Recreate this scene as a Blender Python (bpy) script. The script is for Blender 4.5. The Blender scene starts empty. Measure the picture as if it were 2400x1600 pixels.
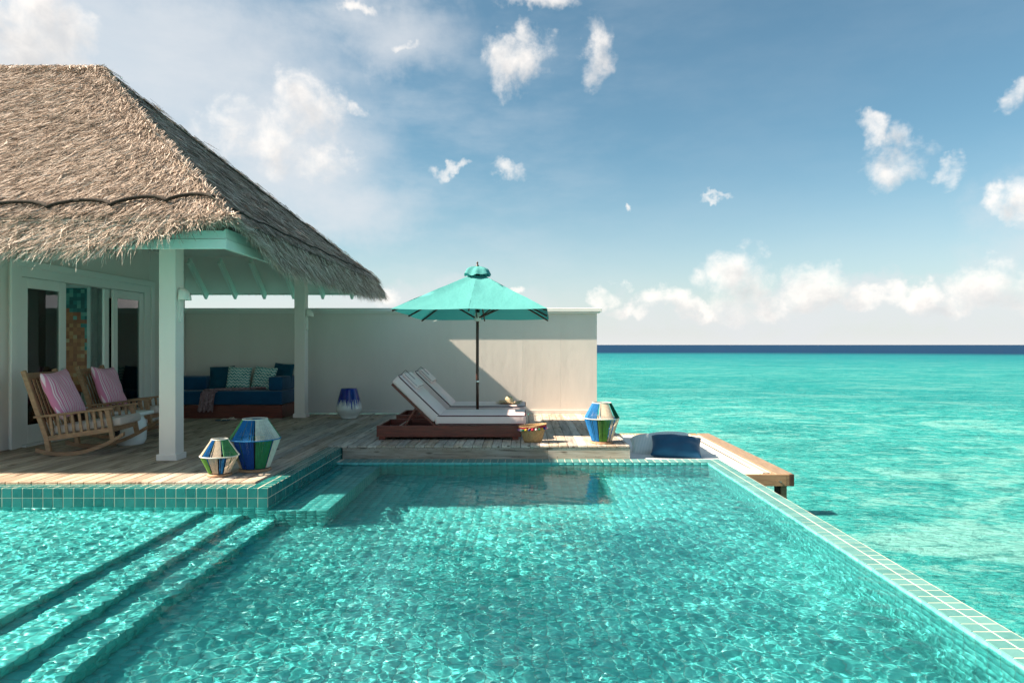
import bpy, bmesh, math, random
import numpy as np
from mathutils import Vector, Matrix, Euler
random.seed(7); rng = np.random.default_rng(11)
sc = bpy.context.scene
COL = sc.collection
R = math.radians

# ------------------------------------------------------------------ camera
cam = bpy.data.cameras.new('camera'); cam_o = bpy.data.objects.new('camera', cam); COL.objects.link(cam_o)
cam.lens = 24.0; cam.sensor_width = 36.0; cam.clip_end = 90000; cam.clip_start = 0.05
cam_o.location = (0, 0, 1.38); cam_o.rotation_euler = (R(90), 0, 0)
cam.shift_x = -30 / 2400; cam.shift_y = 8 / 2400
sc.camera = cam_o
# ------------------------------------------------------------------ sun, exposure
SUN = Vector((1.18, 0.17, -1.0))            # direction the light travels
sun = bpy.data.lights.new('sun', 'SUN'); sun.energy = 5.0; sun.angle = R(0.5); sun.color = (1.0, 0.86, 0.70)
sun_o = bpy.data.objects.new('sun', sun); COL.objects.link(sun_o)
sun_o.rotation_euler = SUN.to_track_quat('-Z', 'Y').to_euler()
sun.cycles.is_caustics_light = True
sc.view_settings.view_transform = 'Standard'; sc.view_settings.look = 'None'
sc.view_settings.gamma = 1.0; sc.view_settings.use_curve_mapping = False
sc.view_settings.exposure = 1.70
sc.cycles.max_bounces = 10; sc.cycles.diffuse_bounces = 4; sc.cycles.transmission_bounces = 8
sc.cycles.use_adaptive_sampling = True; sc.cycles.adaptive_threshold = .015; sc.cycles.adaptive_min_samples = 24
sc.cycles.sample_clamp_indirect = 6.0; sc.cycles.use_denoising = True
# ------------------------------------------------------------------ world: sky and clouds
world = bpy.data.worlds.new('World'); sc.world = world; world.use_nodes = True

class NT:
    """small node-tree helper"""
    def __init__(s, tree): s.t = tree
    def new(s, kind, **kw):
        n = s.t.nodes.new(kind)
        for k, v in kw.items(): setattr(n, k, v)
        return n
    def link(s, a, b): s.t.links.new(a, b)
    def put(s, sock, v):
        if isinstance(v, bpy.types.NodeSocket): s.t.links.new(v, sock)
        else: sock.default_value = v
    def m(s, op, a, b=0.0, c=None, clamp=False):
        n = s.t.nodes.new('ShaderNodeMath'); n.operation = op; n.use_clamp = clamp
        s.put(n.inputs[0], a); s.put(n.inputs[1], b)
        if c is not None: s.put(n.inputs[2], c)
        return n.outputs[0]
    def vm(s, op, a, b=None, scale=None):
        n = s.t.nodes.new('ShaderNodeVectorMath'); n.operation = op
        s.put(n.inputs[0], a)
        if b is not None: s.put(n.inputs[1], b)
        if scale is not None: s.put(n.inputs['Scale'], scale)
        return n.outputs['Value'] if op in ('LENGTH', 'DOT_PRODUCT', 'DISTANCE') else n.outputs[0]
    def noise(s, vec, scale, detail=4, rough=.55, w=None, dist=0.0):
        n = s.t.nodes.new('ShaderNodeTexNoise')
        if w is not None: n.noise_dimensions = '4D'; s.put(n.inputs['W'], w)
        s.put(n.inputs['Vector'], vec); s.put(n.inputs['Scale'], scale)
        n.inputs['Detail'].default_value = detail; n.inputs['Roughness'].default_value = rough; n.inputs['Distortion'].default_value = dist
        return n
    def ramp(s, fac, stops):
        n = s.t.nodes.new('ShaderNodeValToRGB'); e = n.color_ramp.elements
        while len(e) < len(stops): e.new(0.5)
        for i, (p, c) in enumerate(stops):
            e[i].position = p; e[i].color = (*c, 1) if len(c) == 3 else c
        s.put(n.inputs[0], fac); return n.outputs[0]
    def mix(s, fac, a, b, mode='MIX'):
        n = s.t.nodes.new('ShaderNodeMix'); n.data_type = 'RGBA'; n.blend_type = mode
        s.put(n.inputs[0], fac)
        for sk, v in ((n.inputs[6], a), (n.inputs[7], b)):
            if isinstance(v, (tuple, list)): sk.default_value = (*v[:3], 1)
            else: s.put(sk, v)
        return n.outputs[2]
    def rangemap(s, v, a, b, c=0.0, d=1.0, smooth=True):
        n = s.t.nodes.new('ShaderNodeMapRange'); n.interpolation_type = 'SMOOTHSTEP' if smooth else 'LINEAR'
        s.put(n.inputs[0], v)
        for i, x in enumerate((a, b, c, d)): s.put(n.inputs[i + 1], x)
        return n.outputs[0]
    def comb(s, x, y, z):
        n = s.t.nodes.new('ShaderNodeCombineXYZ')
        for i, v in enumerate((x, y, z)): s.put(n.inputs[i], v)
        return n.outputs[0]
    def sep(s, v):
        n = s.t.nodes.new('ShaderNodeSeparateXYZ'); s.put(n.inputs[0], v); return n.outputs
    def bump(s, h, strength, dist=0.01, normal=None):
        n = s.t.nodes.new('ShaderNodeBump'); n.inputs['Strength'].default_value = strength; n.inputs['Distance'].default_value = dist
        s.put(n.inputs['Height'], h)
        if normal is not None: s.put(n.inputs['Normal'], normal)
        return n.outputs[0]

def build_world():
    k = NT(world.node_tree); bg = world.node_tree.nodes['Background']
    sky = k.new('ShaderNodeTexSky'); sky.sky_type = 'NISHITA'; sky.sun_disc = False
    to_sun = (-SUN).normalized()
    sky.sun_elevation = math.asin(to_sun.z); sky.sun_rotation = math.atan2(to_sun.x, to_sun.y)
    sky.air_density = 0.85; sky.dust_density = 1.6; sky.ozone_density = 1.4; sky.altitude = 0
    tc = k.new('ShaderNodeTexCoord'); d = tc.outputs['Generated']
    x, y, z = k.sep(d)
    az = k.m('ARCTAN2', x, y); el = k.m('ARCSINE', z)
    p = k.comb(az, el, 0.0)
    # domain warp so that the outlines billow
    w1 = k.noise(p, 9.0, 5, .6); w2 = k.noise(p, 34.0, 4, .6)
    off = k.vm('ADD', k.vm('SCALE', k.vm('SUBTRACT', w1.outputs['Color'], (.5, .5, .5)), scale=0.11),
               k.vm('SCALE', k.vm('SUBTRACT', w2.outputs['Color'], (.5, .5, .5)), scale=0.040))
    q = k.vm('ADD', p, off)
    qs = k.sep(q)
    # cumulus banks: centre and radii as azimuth/elevation (degrees), weight
    def ae(px, py):
        a = math.atan((px * 1.0204 - 1230) / 1600); return a, math.atan((808 - py * 1.0204) / 1600 * math.cos(a))
    blobs = [(60, 60, 150, 120, 1.35), (-160, 20, 200, 190, 1.2), (700, 230, 95, 75, .95), (640, 320, 120, 80, .62), (745, 360, 85, 60, .8), (810, 225, 40, 28, .7), (510, 290, 110, 90, .5),
             (1190, 145, 92, 62, .95), (1368, 125, 62, 88, .88), (1230, 8, 105, 36, .95), (948, 92, 44, 16, .7), (820, 8, 55, 24, .8),
             (1160, 410, 60, 30, .72), (1035, 376, 60, 18, .62), (2050, 350, 98, 62, .8), (1990, 275, 44, 42, .75), (2190, 385, 48, 40, .68),
             (2335, 460, 75, 55, .85), (2340, 205, 52, 46, .72), (1690, 650, 100, 78, 1.0), (1880, 658, 92, 56, .95), (1520, 685, 75, 36, 1.0), (1390, 680, 48, 28, .9),
             (2110, 690, 80, 38, 1.0), (2270, 660, 100, 58, .95), (2440, 640, 120, 60, .95), (1640, 458, 46, 12, .6), (1432, 466, 20, 14, .6), (900, 685, 55, 36, .75), (1185, 655, 26, 22, .8),
             (2600, 300, 200, 90, .8), (2850, 560, 220, 80, .9), (-420, 250, 260, 150, .9), (1700, -160, 240, 70, .7), (700, -220, 300, 80, .8)]
    blobs += [(1600, 700, 90, 34, .95), (1760, 705, 110, 34, .9), (1990, 700, 80, 30, .85), (2190, 712, 80, 26, .85), (1450, 712, 80, 22, .8), (1290, 700, 60, 20, .6), (2370, 690, 80, 40, .95)]
    def density(sock):
        ss = k.sep(sock); dn = None
        for (px, py, rx, ry, wgt) in blobs:
            a, e = ae(px, py); ra = rx * .90 / 1600 * math.cos(a) ** 1.5; re = ry * .90 / 1600
            dx = k.m('MULTIPLY_ADD', ss[0], 1 / ra, -a / ra); dy = k.m('MULTIPLY_ADD', ss[1], 1 / re, -e / re)
            f = k.m('SUBTRACT', wgt, k.m('MULTIPLY_ADD', dx, dx, k.m('MULTIPLY', dy, dy)))
            dn = f if dn is None else k.m('SMOOTH_MAX', dn, f, .35)
        return k.m('MAXIMUM', dn, -1.6)
    # broken cumulus added over the unseen rest of the sky for fill light
    gl = k.noise(k.comb(k.m('MULTIPLY', az, 1.0), k.m('MULTIPLY', el, 1.7), 3.0), 3.2, 5, .55)
    away = k.rangemap(k.m('ABSOLUTE', k.m('ADD', az, .06)), .80, 1.0, 0.0, 1.0)
    gden = k.m('SUBTRACT', k.m('MULTIPLY', k.m('MULTIPLY', k.rangemap(gl.outputs['Fac'], .47, .66), away), 2.4), 1.6)
    dens = k.m('MAXIMUM', density(q), gden)
    n1 = k.noise(p, 24.0, 9, .60, dist=.25)
    den = k.m('ADD', dens, k.m('MULTIPLY', k.m('SUBTRACT', n1.outputs['Fac'], .5), 2.9))
    sh = (-0.016, 0.022, 0.0)
    n2 = k.noise(k.vm('ADD', p, sh), 24.0, 6, .58, dist=.25)
    den_s = k.m('ADD', k.m('MAXIMUM', density(k.vm('ADD', q, sh)), gden), k.m('MULTIPLY', k.m('SUBTRACT', n2.outputs['Fac'], .5), 2.9))
    alpha = k.rangemap(den, -.25, 1.45, 0, .90)
    # light on the cloud: the less cloud there is towards the sun, the brighter
    lit = k.rangemap(den_s, 1.9, -.6, 0.0, 1.0)
    ccol = k.mix(lit, (3.2, 3.2, 3.25), (5.6, 5.25, 4.9))
    # soft grey stratus banks
    soft = None
    for (px, py, rx, ry, wgt) in [(620, 330, 280, 180, .95), (330, 110, 480, 200, .95), (760, 480, 300, 120, .6), (880, 60, 260, 110, .55), (-300, 300, 500, 300, .9), (1950, 715, 620, 62, .9), (1000, 690, 420, 60, .5), (2800, 500, 400, 200, .7), (900, -200, 600, 160, .7)]:
        a, e = ae(px, py); ra = rx * 1.0204 / 1600; re = ry * 1.0204 / 1600
        dx = k.m('MULTIPLY_ADD', qs[0], 1 / ra, -a / ra); dy = k.m('MULTIPLY_ADD', qs[1], 1 / re, -e / re)
        f = k.m('SUBTRACT', wgt, k.m('MULTIPLY_ADD', dx, dx, k.m('MULTIPLY', dy, dy)))
        soft = f if soft is None else k.m('MAXIMUM', soft, f)
    soft = k.m('ADD', k.m('MAXIMUM', soft, -1.0), k.m('MULTIPLY', k.m('SUBTRACT', w1.outputs['Fac'], .5), 1.6))
    softa = k.rangemap(soft, -.35, 1.0, 0, .70)
    # thin high veil, stronger towards the sun side, and the pale haze at the horizon
    v1 = k.noise(k.vm('MULTIPLY', p, (2.2, 6.0, 1.0)), 2.0, 6, .6)
    veil = k.m('MULTIPLY', k.rangemap(v1.outputs['Fac'], .36, .72, 0, .55), k.rangemap(az, .35, -.55, .10, 1.0))
    hz = k.rangemap(el, 0.30, 0.0, 0.0, 1.0, smooth=False)
    haze = k.m('MULTIPLY', k.m('POWER', hz, 2.2), .86)
    skyc = k.mix(1.0, sky.outputs[0], (.58, .78, .70), 'MULTIPLY')
    c1 = k.mix(veil, skyc, (3.4, 3.7, 3.95))
    c1 = k.mix(haze, c1, (4.3, 4.3, 4.3))
    c1 = k.mix(softa, c1, (3.7, 3.8, 3.95))
    c2 = k.mix(alpha, c1, ccol)
    # below the horizon: sea-coloured
    below = k.rangemap(z, -0.02, 0.0, 1.0, 0.0)
    c3 = k.mix(below, c2, (.9, 2.6, 2.6))
    k.link(c3, bg.inputs[0]); bg.inputs[1].default_value = 0.067
build_world()

# ------------------------------------------------------------------ geometry helpers
class G:
    def __init__(s): s.v = []; s.f = []
    def add(s, verts, faces, M=None):
        b = len(s.v)
        if M is not None: verts = [tuple(M @ Vector(p)) for p in verts]
        s.v += [tuple(p) for p in verts]; s.f += [tuple(b + i for i in f) for f in faces]; return s
    def box(s, x0, x1, y0, y1, z0, z1, c=0.0, M=None):
        if c <= 0:
            v = [(x0, y0, z0), (x1, y0, z0), (x1, y1, z0), (x0, y1, z0), (x0, y0, z1), (x1, y0, z1), (x1, y1, z1), (x0, y1, z1)]
            f = [(0, 3, 2, 1), (4, 5, 6, 7), (0, 1, 5, 4), (1, 2, 6, 5), (2, 3, 7, 6), (3, 0, 4, 7)]
            return s.add(v, f, M)
        v = []; idx = {}
        for sx, X, Xi in ((0, x0, x0 + c), (1, x1, x1 - c)):
            for sy, Y, Yi in ((0, y0, y0 + c), (1, y1, y1 - c)):
                for sz, Z, Zi in ((0, z0, z0 + c), (1, z1, z1 - c)):
                    for ax, p in enumerate(((X, Yi, Zi), (Xi, Y, Zi), (Xi, Yi, Z))):
                        idx[(sx, sy, sz, ax)] = len(v); v.append(p)
        f = []
        I = lambda a, b, cc, ax: idx[(a, b, cc, ax)]
        for t in (0, 1):
            q = [I(t, 0, 0, 0), I(t, 1, 0, 0), I(t, 1, 1, 0), I(t, 0, 1, 0)]; f.append(q if t else q[::-1])
            q = [I(0, t, 0, 1), I(0, t, 1, 1), I(1, t, 1, 1), I(1, t, 0, 1)]; f.append(q if t else q[::-1])
            q = [I(0, 0, t, 2), I(1, 0, t, 2), I(1, 1, t, 2), I(0, 1, t, 2)]; f.append(q if t else q[::-1])
        for a in (0, 1):
            for b in (0, 1):
                f.append([I(a, b, 0, 0), I(a, b, 1, 0), I(a, b, 1, 1), I(a, b, 0, 1)])
                f.append([I(a, 0, b, 0), I(a, 1, b, 0), I(a, 1, b, 2), I(a, 0, b, 2)])
                f.append([I(0, a, b, 1), I(1, a, b, 1), I(1, a, b, 2), I(0, a, b, 2)])
                for cc in (0, 1): f.append([I(a, b, cc, 0), I(a, b, cc, 1), I(a, b, cc, 2)])
        return s.add(v, f, M)
    def bar(s, p0, p1, w, h, c=0.0, up=(0, 0, 1), ext=0.0):
        """rectangular bar from p0 to p1; w across, h along 'up'"""
        p0 = Vector(p0); p1 = Vector(p1); d = p1 - p0; L = d.length; d.normalize(); u = Vector(up)
        side = d.cross(u)
        if side.length < 1e-5: side = d.cross(Vector((0, 1, 0)))
        side.normalize(); u = side.cross(d)
        M = Matrix(((d.x, side.x, u.x, p0.x), (d.y, side.y, u.y, p0.y), (d.z, side.z, u.z, p0.z), (0, 0, 0, 1)))
        return s.box(-ext, L + ext, -w / 2, w / 2, -h / 2, h / 2, c, M)
    def tube(s, pts, r, n=6, closed=False, cap=True):
        pts = [Vector(p) for p in pts]; N = len(pts); b = len(s.v); prev = None
        for i, p in enumerate(pts):
            t = (pts[(i + 1) % N] - pts[i - 1]) if closed else (pts[min(i + 1, N - 1)] - pts[max(i - 1, 0)])
            t.normalize()
            if prev is None:
                a = Vector((0, 0, 1)) if abs(t.z) < .9 else Vector((1, 0, 0)); u = t.cross(a).normalized()
            else:
                u = (prev - t * prev.dot(t)).normalized()
            prev = u; w = t.cross(u); rr = r[i] if hasattr(r, '__len__') else r
            for j in range(n):
                a = 2 * math.pi * j / n; s.v.append(tuple(p + u * (rr * math.cos(a)) + w * (rr * math.sin(a))))
        for i in range(N if closed else N - 1):
            i2 = (i + 1) % N
            for j in range(n):
                j2 = (j + 1) % n; s.f.append((b + i * n + j, b + i * n + j2, b + i2 * n + j2, b + i2 * n + j))
        if cap and not closed:
            s.f.append(tuple(b + j for j in range(n))[::-1]); s.f.append(tuple(b + (N - 1) * n + j for j in range(n)))
        return s
    def lathe(s, prof, n=32, cx=0, cy=0, sx=1, sy=1):
        b = len(s.v)
        for (r, z) in prof:
            for j in range(n):
                a = 2 * math.pi * j / n; s.v.append((cx + sx * r * math.cos(a), cy + sy * r * math.sin(a), z))
        for i in range(len(prof) - 1):
            for j in range(n):
                j2 = (j + 1) % n; s.f.append((b + i * n + j, b + i * n + j2, b + (i + 1) * n + j2, b + (i + 1) * n + j))
        return s
    def grid(s, nu, nv, fn, flip=False, close_u=False):
        b = len(s.v)
        for j in range(nv + 1):
            for i in range(nu + 1): s.v.append(tuple(fn(i / nu, j / nv)))
        for j in range(nv):
            for i in range(nu):
                q = (b + j * (nu + 1) + i, b + j * (nu + 1) + i + 1, b + (j + 1) * (nu + 1) + i + 1, b + (j + 1) * (nu + 1) + i)
                s.f.append(q[::-1] if flip else q)
        return s
    def rbox(s, x0, x1, y0, y1, z0, z1, r, seg=3, M=None):
        bm = bmesh.new(); bmesh.ops.create_cube(bm, size=1)
        bmesh.ops.scale(bm, verts=bm.verts, vec=(x1 - x0, y1 - y0, z1 - z0)); bmesh.ops.translate(bm, verts=bm.verts, vec=((x0 + x1) / 2, (y0 + y1) / 2, (z0 + z1) / 2))
        bmesh.ops.bevel(bm, geom=list(bm.edges), offset=r, segments=seg, profile=.5, affect='EDGES')
        bm.verts.index_update()
        s.add([v.co[:] for v in bm.verts], [[v.index for v in f.verts] for f in bm.faces], M); bm.free(); return s
    def mesh(s, name, smooth=False, angle=None):
        me = bpy.data.meshes.new(name); me.from_pydata(s.v, [], s.f)
        if smooth: me.shade_smooth()
        if angle: me.shade_smooth(); me.set_sharp_from_angle(angle=R(angle))
        me.update(); return me
    def build(s, name, mat, parent=None, smooth=False, angle=None, loc=None, rot=None):
        return link(name, s.mesh(name, smooth, angle), mat, parent, loc, rot)

def link(name, me, mat, parent=None, loc=None, rot=None):
    if mat is not None and len(me.materials) == 0: me.materials.append(mat)
    o = bpy.data.objects.new(name, me); COL.objects.link(o)
    if parent is not None: o.parent = parent
    if loc is not None: o.location = loc
    if rot is not None: o.rotation_euler = rot
    return o
def tag(o, label=None, cat=None, group=None, kind=None):
    if label: o['label'] = label
    if cat: o['category'] = cat
    if group: o['group'] = group
    if kind: o['kind'] = kind
    return o
def thing(name, label, cat, loc=(0, 0, 0), rz=0.0, group=None, kind=None):
    o = bpy.data.objects.new(name, None); COL.objects.link(o); o.location = loc; o.rotation_euler = (0, 0, rz); o.empty_display_size = .1
    return tag(o, label, cat, group, kind)
def copy_tree(o, parent=None):
    c = o.copy(); COL.objects.link(c)
    if parent is not None: c.parent = parent
    for ch in list(o.children): copy_tree(ch, c)
    return c
def np_mesh(name, v, f, smooth=False):
    """fast mesh from numpy: v (n,3), f (m,4) quads"""
    me = bpy.data.meshes.new(name); n = len(v); m = len(f); kk = f.shape[1]
    me.vertices.add(n); me.vertices.foreach_set('co', np.asarray(v, dtype=np.float32).ravel())
    me.loops.add(m * kk); me.loops.foreach_set('vertex_index', np.asarray(f, dtype=np.int32).ravel())
    me.polygons.add(m); me.polygons.foreach_set('loop_start', np.arange(0, m * kk, kk, dtype=np.int32))
    me.update(calc_edges=True); me.validate()
    if smooth: me.shade_smooth()
    return me

# ------------------------------------------------------------------ materials
def base_mat(name):
    m = bpy.data.materials.new(name); m.use_nodes = True
    k = NT(m.node_tree); b = m.node_tree.nodes['Principled BSDF']; return m, k, b
def pm(name, col, rough=.6, col2=None, scale=6.0, stretch=(1, 1, 1), bump=0.0, bscale=60.0, bdist=.01, rnd=0.0, spec=.4, metal=0.0, coord='pos', detail=5, sheen=0.0, coat=0.0):
    m, k, b = base_mat(name)
    vec = k.new('ShaderNodeNewGeometry').outputs['Position'] if coord == 'pos' else k.new('ShaderNodeTexCoord').outputs['Object']
    oi = k.new('ShaderNodeObjectInfo'); w = k.m('MULTIPLY', oi.outputs['Random'], 40.0)
    sv = k.vm('MULTIPLY', vec, stretch)
    n = k.noise(sv, scale, detail, .6, w=w)
    c2 = col2 if col2 else tuple(c * .86 for c in col)
    c = k.mix(k.rangemap(n.outputs['Fac'], .3, .7), col, c2)
    if rnd:
        c = k.mix(1.0, c, k.ramp(oi.outputs['Random'], [(0, (1 - rnd,) * 3), (1, (1 + rnd,) * 3)]), 'MULTIPLY')
    k.link(c, b.inputs['Base Color']); b.inputs['Roughness'].default_value = rough; b.inputs['Specular IOR Level'].default_value = spec; b.inputs['Metallic'].default_value = metal
    if sheen: b.inputs['Sheen Weight'].default_value = sheen
    if coat: b.inputs['Coat Weight'].default_value = coat; b.inputs['Coat Roughness'].default_value = .08
    if bump:
        n2 = k.noise(sv, bscale, 4, .6, w=w); k.link(k.bump(n2.outputs['Fac'], bump, bdist), b.inputs['Normal'])
    return m
M = {}
M['wall'] = pm('greige_wall_paint', (.74, .665, .60), .8, (.69, .62, .555), 1.0, (1.5, 1, .5), bump=.18, bscale=3.0, bdist=.03, spec=.2, detail=8)
M['trim'] = pm('white_trim_paint', (.80, .77, .72), .55, (.76, .73, .68), 3, bump=.1, bscale=40, spec=.35)
M['mint'] = pm('mint_trim_paint', (.68, .77, .69), .5, (.65, .74, .66), 2.5, bump=.08, bscale=30, spec=.35)
M['door'] = pm('pale_mint_door_paint', (.80, .75, .70), .45, (.78, .73, .68), 2, spec=.4)
M['soffit'] = pm('soffit_paint', (.68, .62, .57), .7, (.65, .59, .54), 2, spec=.2)
M['villa_wall'] = pm('villa_wall_paint', (.78, .69, .63), .85, (.75, .66, .60), 1.4, bump=.15, bscale=5, spec=.2)
M['column'] = pm('column_paint', (.82, .72, .65), .65, (.78, .68, .61), 2.2, (1, 1, .5), bump=.12, bscale=20, spec=.3)
M['room'] = pm('room_wall_paint', (.80, .76, .72), .8)
M['grout'] = pm('beige_grout', (.80, .70, .55), .9, (.70, .60, .46), 20, bump=.2, bscale=200, spec=.2)
M['wet_grout'] = pm('pale_teal_grout', (.24, .46, .44), .9, (.20, .40, .38), 20, bump=.2, bscale=200, spec=.2)
M['mahogany'] = pm('mahogany_wood', (.20, .042, .024), .34, (.10, .022, .014), 9, (.6, 8, 8), bump=.1, bscale=30, spec=.45, coord='obj')
M['teak'] = pm('weathered_teak', (.44, .25, .14), .55, (.29, .16, .09), 7, (1.2, 6, 6), bump=.15, bscale=30, spec=.3, coord='obj', rnd=.12)
M['beam'] = pm('golden_timber_beam', (.30, .215, .145), .6, (.20, .14, .092), 5, (8, .7, 8), bump=.25, bscale=12, spec=.25)
M['beam_x'] = pm('golden_timber_beam_crosswise', (.40, .255, .14), .6, (.26, .16, .085), 5, (.7, 8, 8), bump=.25, bscale=12, spec=.25)
M['dark_timber'] = pm('dark_end_grain', (.09, .05, .03), .8, (.04, .025, .018), 20, bump=.3)
M['pole'] = pm('dark_brown_pole', (.075, .028, .016), .38, (.04, .015, .010), 12, (4, 4, .6), spec=.45, coord='obj')
M['canvas'] = pm('pale_pink_canvas', (.82, .63, .60), .85, (.78, .59, .565), 3, bump=.35, bscale=7, bdist=.04, spec=.15, coord='obj', sheen=.15)
M['piping'] = pm('burgundy_piping', (.085, .012, .022), .7)
M['net'] = pm('white_net_canvas', (.70, .68, .65), .85, (.66, .645, .62), 4, bump=.08, bscale=300, spec=.15)
M['cord'] = pm('cream_lacing_cord', (.78, .70, .56), .85, (.70, .62, .48), 40)
M['blue_fabric'] = pm('deep_blue_fabric', (.004, .055, .125), .85, (.005, .07, .15), 5, bump=.2, bscale=220, bdist=.004, spec=.15, coord='obj', sheen=.25)
M['teal_fabric'] = pm('dark_petrol_fabric', (.005, .065, .11), .85, (.006, .08, .125), 5, bump=.2, bscale=220, bdist=.004, spec=.15, coord='obj', sheen=.2)
M['cushion'] = pm('beige_cushion', (.62, .50, .44), .9, (.57, .46, .41), 4, bump=.2, bscale=14, bdist=.02, spec=.12, coord='obj')
M['white'] = pm('white_glaze', (.80, .80, .78), .25, (.78, .78, .77), 3, spec=.5, coat=.3)
M['lamp'] = pm('ivory_lamp_plaster', (.88, .80, .70), .5, (.72, .68, .60), 8, bump=.15, bscale=60, spec=.4)
M['black'] = pm('black_plastic', (.012, .012, .014), .35)
M['screen'] = pm('dark_screen', (.008, .009, .011), .12, spec=.6)
M['steel'] = pm('brushed_steel', (.5, .5, .5), .35, metal=1.0)
M['rope'] = pm('dark_tarred_rope', (.022, .016, .013), .95, (.05, .035, .025), 60, bump=.6, bscale=120)
M['nail'] = pm('rusty_nail', (.035, .022, .016), .7)
M['brass'] = pm('pale_metal_band', (.72, .70, .66), .3, metal=.8)
M['concrete'] = pm('pale_concrete', (.42, .40, .36), .9, bump=.3)

def wood_deck(name, axis):
    m, k, b = base_mat(name)
    pos = k.new('ShaderNodeNewGeometry').outputs['Position']; oi = k.new('ShaderNodeObjectInfo'); rn = oi.outputs['Random']
    w = k.m('MULTIPLY', rn, 60.0)
    st = (9, .8, 9) if axis == 'y' else (.8, 9, 9)
    st2 = (60, 2.2, 60) if axis == 'y' else (2.2, 60, 60)
    g1 = k.noise(k.vm('MULTIPLY', pos, st), 2.2, 6, .62, w=w, dist=.6); g2 = k.noise(k.vm('MULTIPLY', pos, st2), 2.0, 4, .6, w=w)
    blot = k.noise(pos, 2.1, 4, .6)
    grey = k.ramp(g1.outputs['Fac'], [(.28, (.19, .16, .138)), (.42, (.43, .39, .35)), (.58, (.60, .555, .505)), (.8, (.68, .635, .58))])
    tan = k.ramp(g1.outputs['Fac'], [(.28, (.16, .105, .068)), (.44, (.40, .29, .20)), (.62, (.55, .42, .31)), (.8, (.63, .50, .39))])
    fac = k.m('ADD', k.m('MULTIPLY', rn, .75), k.m('MULTIPLY', k.m('SUBTRACT', blot.outputs['Fac'], .5), 1.3), clamp=True)
    px = k.sep(pos)
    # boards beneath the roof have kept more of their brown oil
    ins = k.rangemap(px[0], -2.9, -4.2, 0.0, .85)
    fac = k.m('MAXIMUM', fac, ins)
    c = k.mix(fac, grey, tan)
    c = k.mix(k.rangemap(g2.outputs['Fac'], .56, .72, 0, .55), c, (.06, .045, .035))
    rb = k.m('FRACT', k.m('MULTIPLY', rn, 17.31))
    c = k.mix(1.0, c, k.ramp(rb, [(0, (.66, .64, .62)), (1, (1.10, 1.07, 1.03))]), 'MULTIPLY')
    # knots
    kv = k.new('ShaderNodeTexVoronoi'); kv.inputs['Scale'].default_value = 1.0
    k.link(k.vm('MULTIPLY', pos, (6, 1.6, 6) if axis == 'y' else (1.9, 6, 6.5)), kv.inputs['Vector'])
    c = k.mix(k.rangemap(kv.outputs['Distance'], .10, .16, .75, 0), c, (.075, .045, .028))
    k.link(c, b.inputs['Base Color']); b.inputs['Roughness'].default_value = .78; b.inputs['Specular IOR Level'].default_value = .2
    h = k.m('ADD', g2.outputs['Fac'], k.m('MULTIPLY', g1.outputs['Fac'], .8))
    k.link(k.bump(h, .35, .006), b.inputs['Normal'])
    return m
M['deck_y'] = wood_deck('weathered_deck_board', 'y'); M['deck_x'] = wood_deck('weathered_fascia_board', 'x')

def tile_mat(name, attr=False, cols=None, rough=.32):
    m, k, b = base_mat(name)
    pos = k.new('ShaderNodeNewGeometry').outputs['Position']
    if attr: r = k.new('ShaderNodeAttribute', attribute_name='rnd').outputs['Fac']
    else: r = k.new('ShaderNodeObjectInfo').outputs['Random']
    n = k.noise(pos, 26, 5, .65); n2 = k.noise(pos, 240, 3, .6)
    c = k.ramp(r, cols)
    c = k.mix(k.rangemap(n.outputs['Fac'], .35, .7, 0, .30), c, tuple(x * 1.25 for x in cols[2][1]))
    c = k.mix(k.rangemap(n2.outputs['Fac'], .55, .7, 0, .25), c, tuple(x * 1.35 + .03 for x in cols[2][1]))
    k.link(c, b.inputs['Base Color']); b.inputs['Roughness'].default_value = rough; b.inputs['Specular IOR Level'].default_value = .5
    k.link(k.bump(n.outputs['Fac'], .15, .004), b.inputs['Normal'])
    return m
M['tile'] = tile_mat('teal_glazed_tile', cols=[(0, (.008, .115, .108)), (.5, (.012, .145, .136)), (1, (.022, .18, .168))], rough=.14)  # edge copy of the pool tile, darkened to hold the shade on its face
M['tile_coping'] = tile_mat('sunlit_teal_coping_tile', cols=[(0, (.060, .185, .170)), (.5, (.082, .22, .202)), (1, (.112, .262, .240))], rough=.42)  # same teal tile made paler: sunlight and sky sheen put into its colour
M['tile_attr'] = tile_mat('teal_glazed_pool_tile', True, cols=[(0, (.075, .40, .385)), (.5, (.105, .455, .435)), (1, (.15, .52, .50))])

def water_mat():
    m = bpy.data.materials.new('clear_pool_water'); m.use_nodes = True; k = NT(m.node_tree); m.node_tree.nodes.remove(m.node_tree.nodes['Principled BSDF'])
    o = m.node_tree.nodes['Material Output']; fr = k.new('ShaderNodeFresnel'); fr.inputs[0].default_value = 1.333
    rf = k.new('ShaderNodeBsdfRefraction'); rf.inputs['Color'].default_value = (.74, .985, .995, 1); rf.inputs['Roughness'].default_value = 0; rf.inputs['IOR'].default_value = 1.333
    gl = k.new('ShaderNodeBsdfGlossy'); gl.inputs['Roughness'].default_value = 0
    mx = k.new('ShaderNodeMixShader'); k.link(k.m('MULTIPLY', fr.outputs[0], .75), mx.inputs[0]); k.link(rf.outputs[0], mx.inputs[1]); k.link(gl.outputs[0], mx.inputs[2]); k.link(mx.outputs[0], o.inputs[0])
    return m
M['pool_water'] = water_mat()

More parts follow.
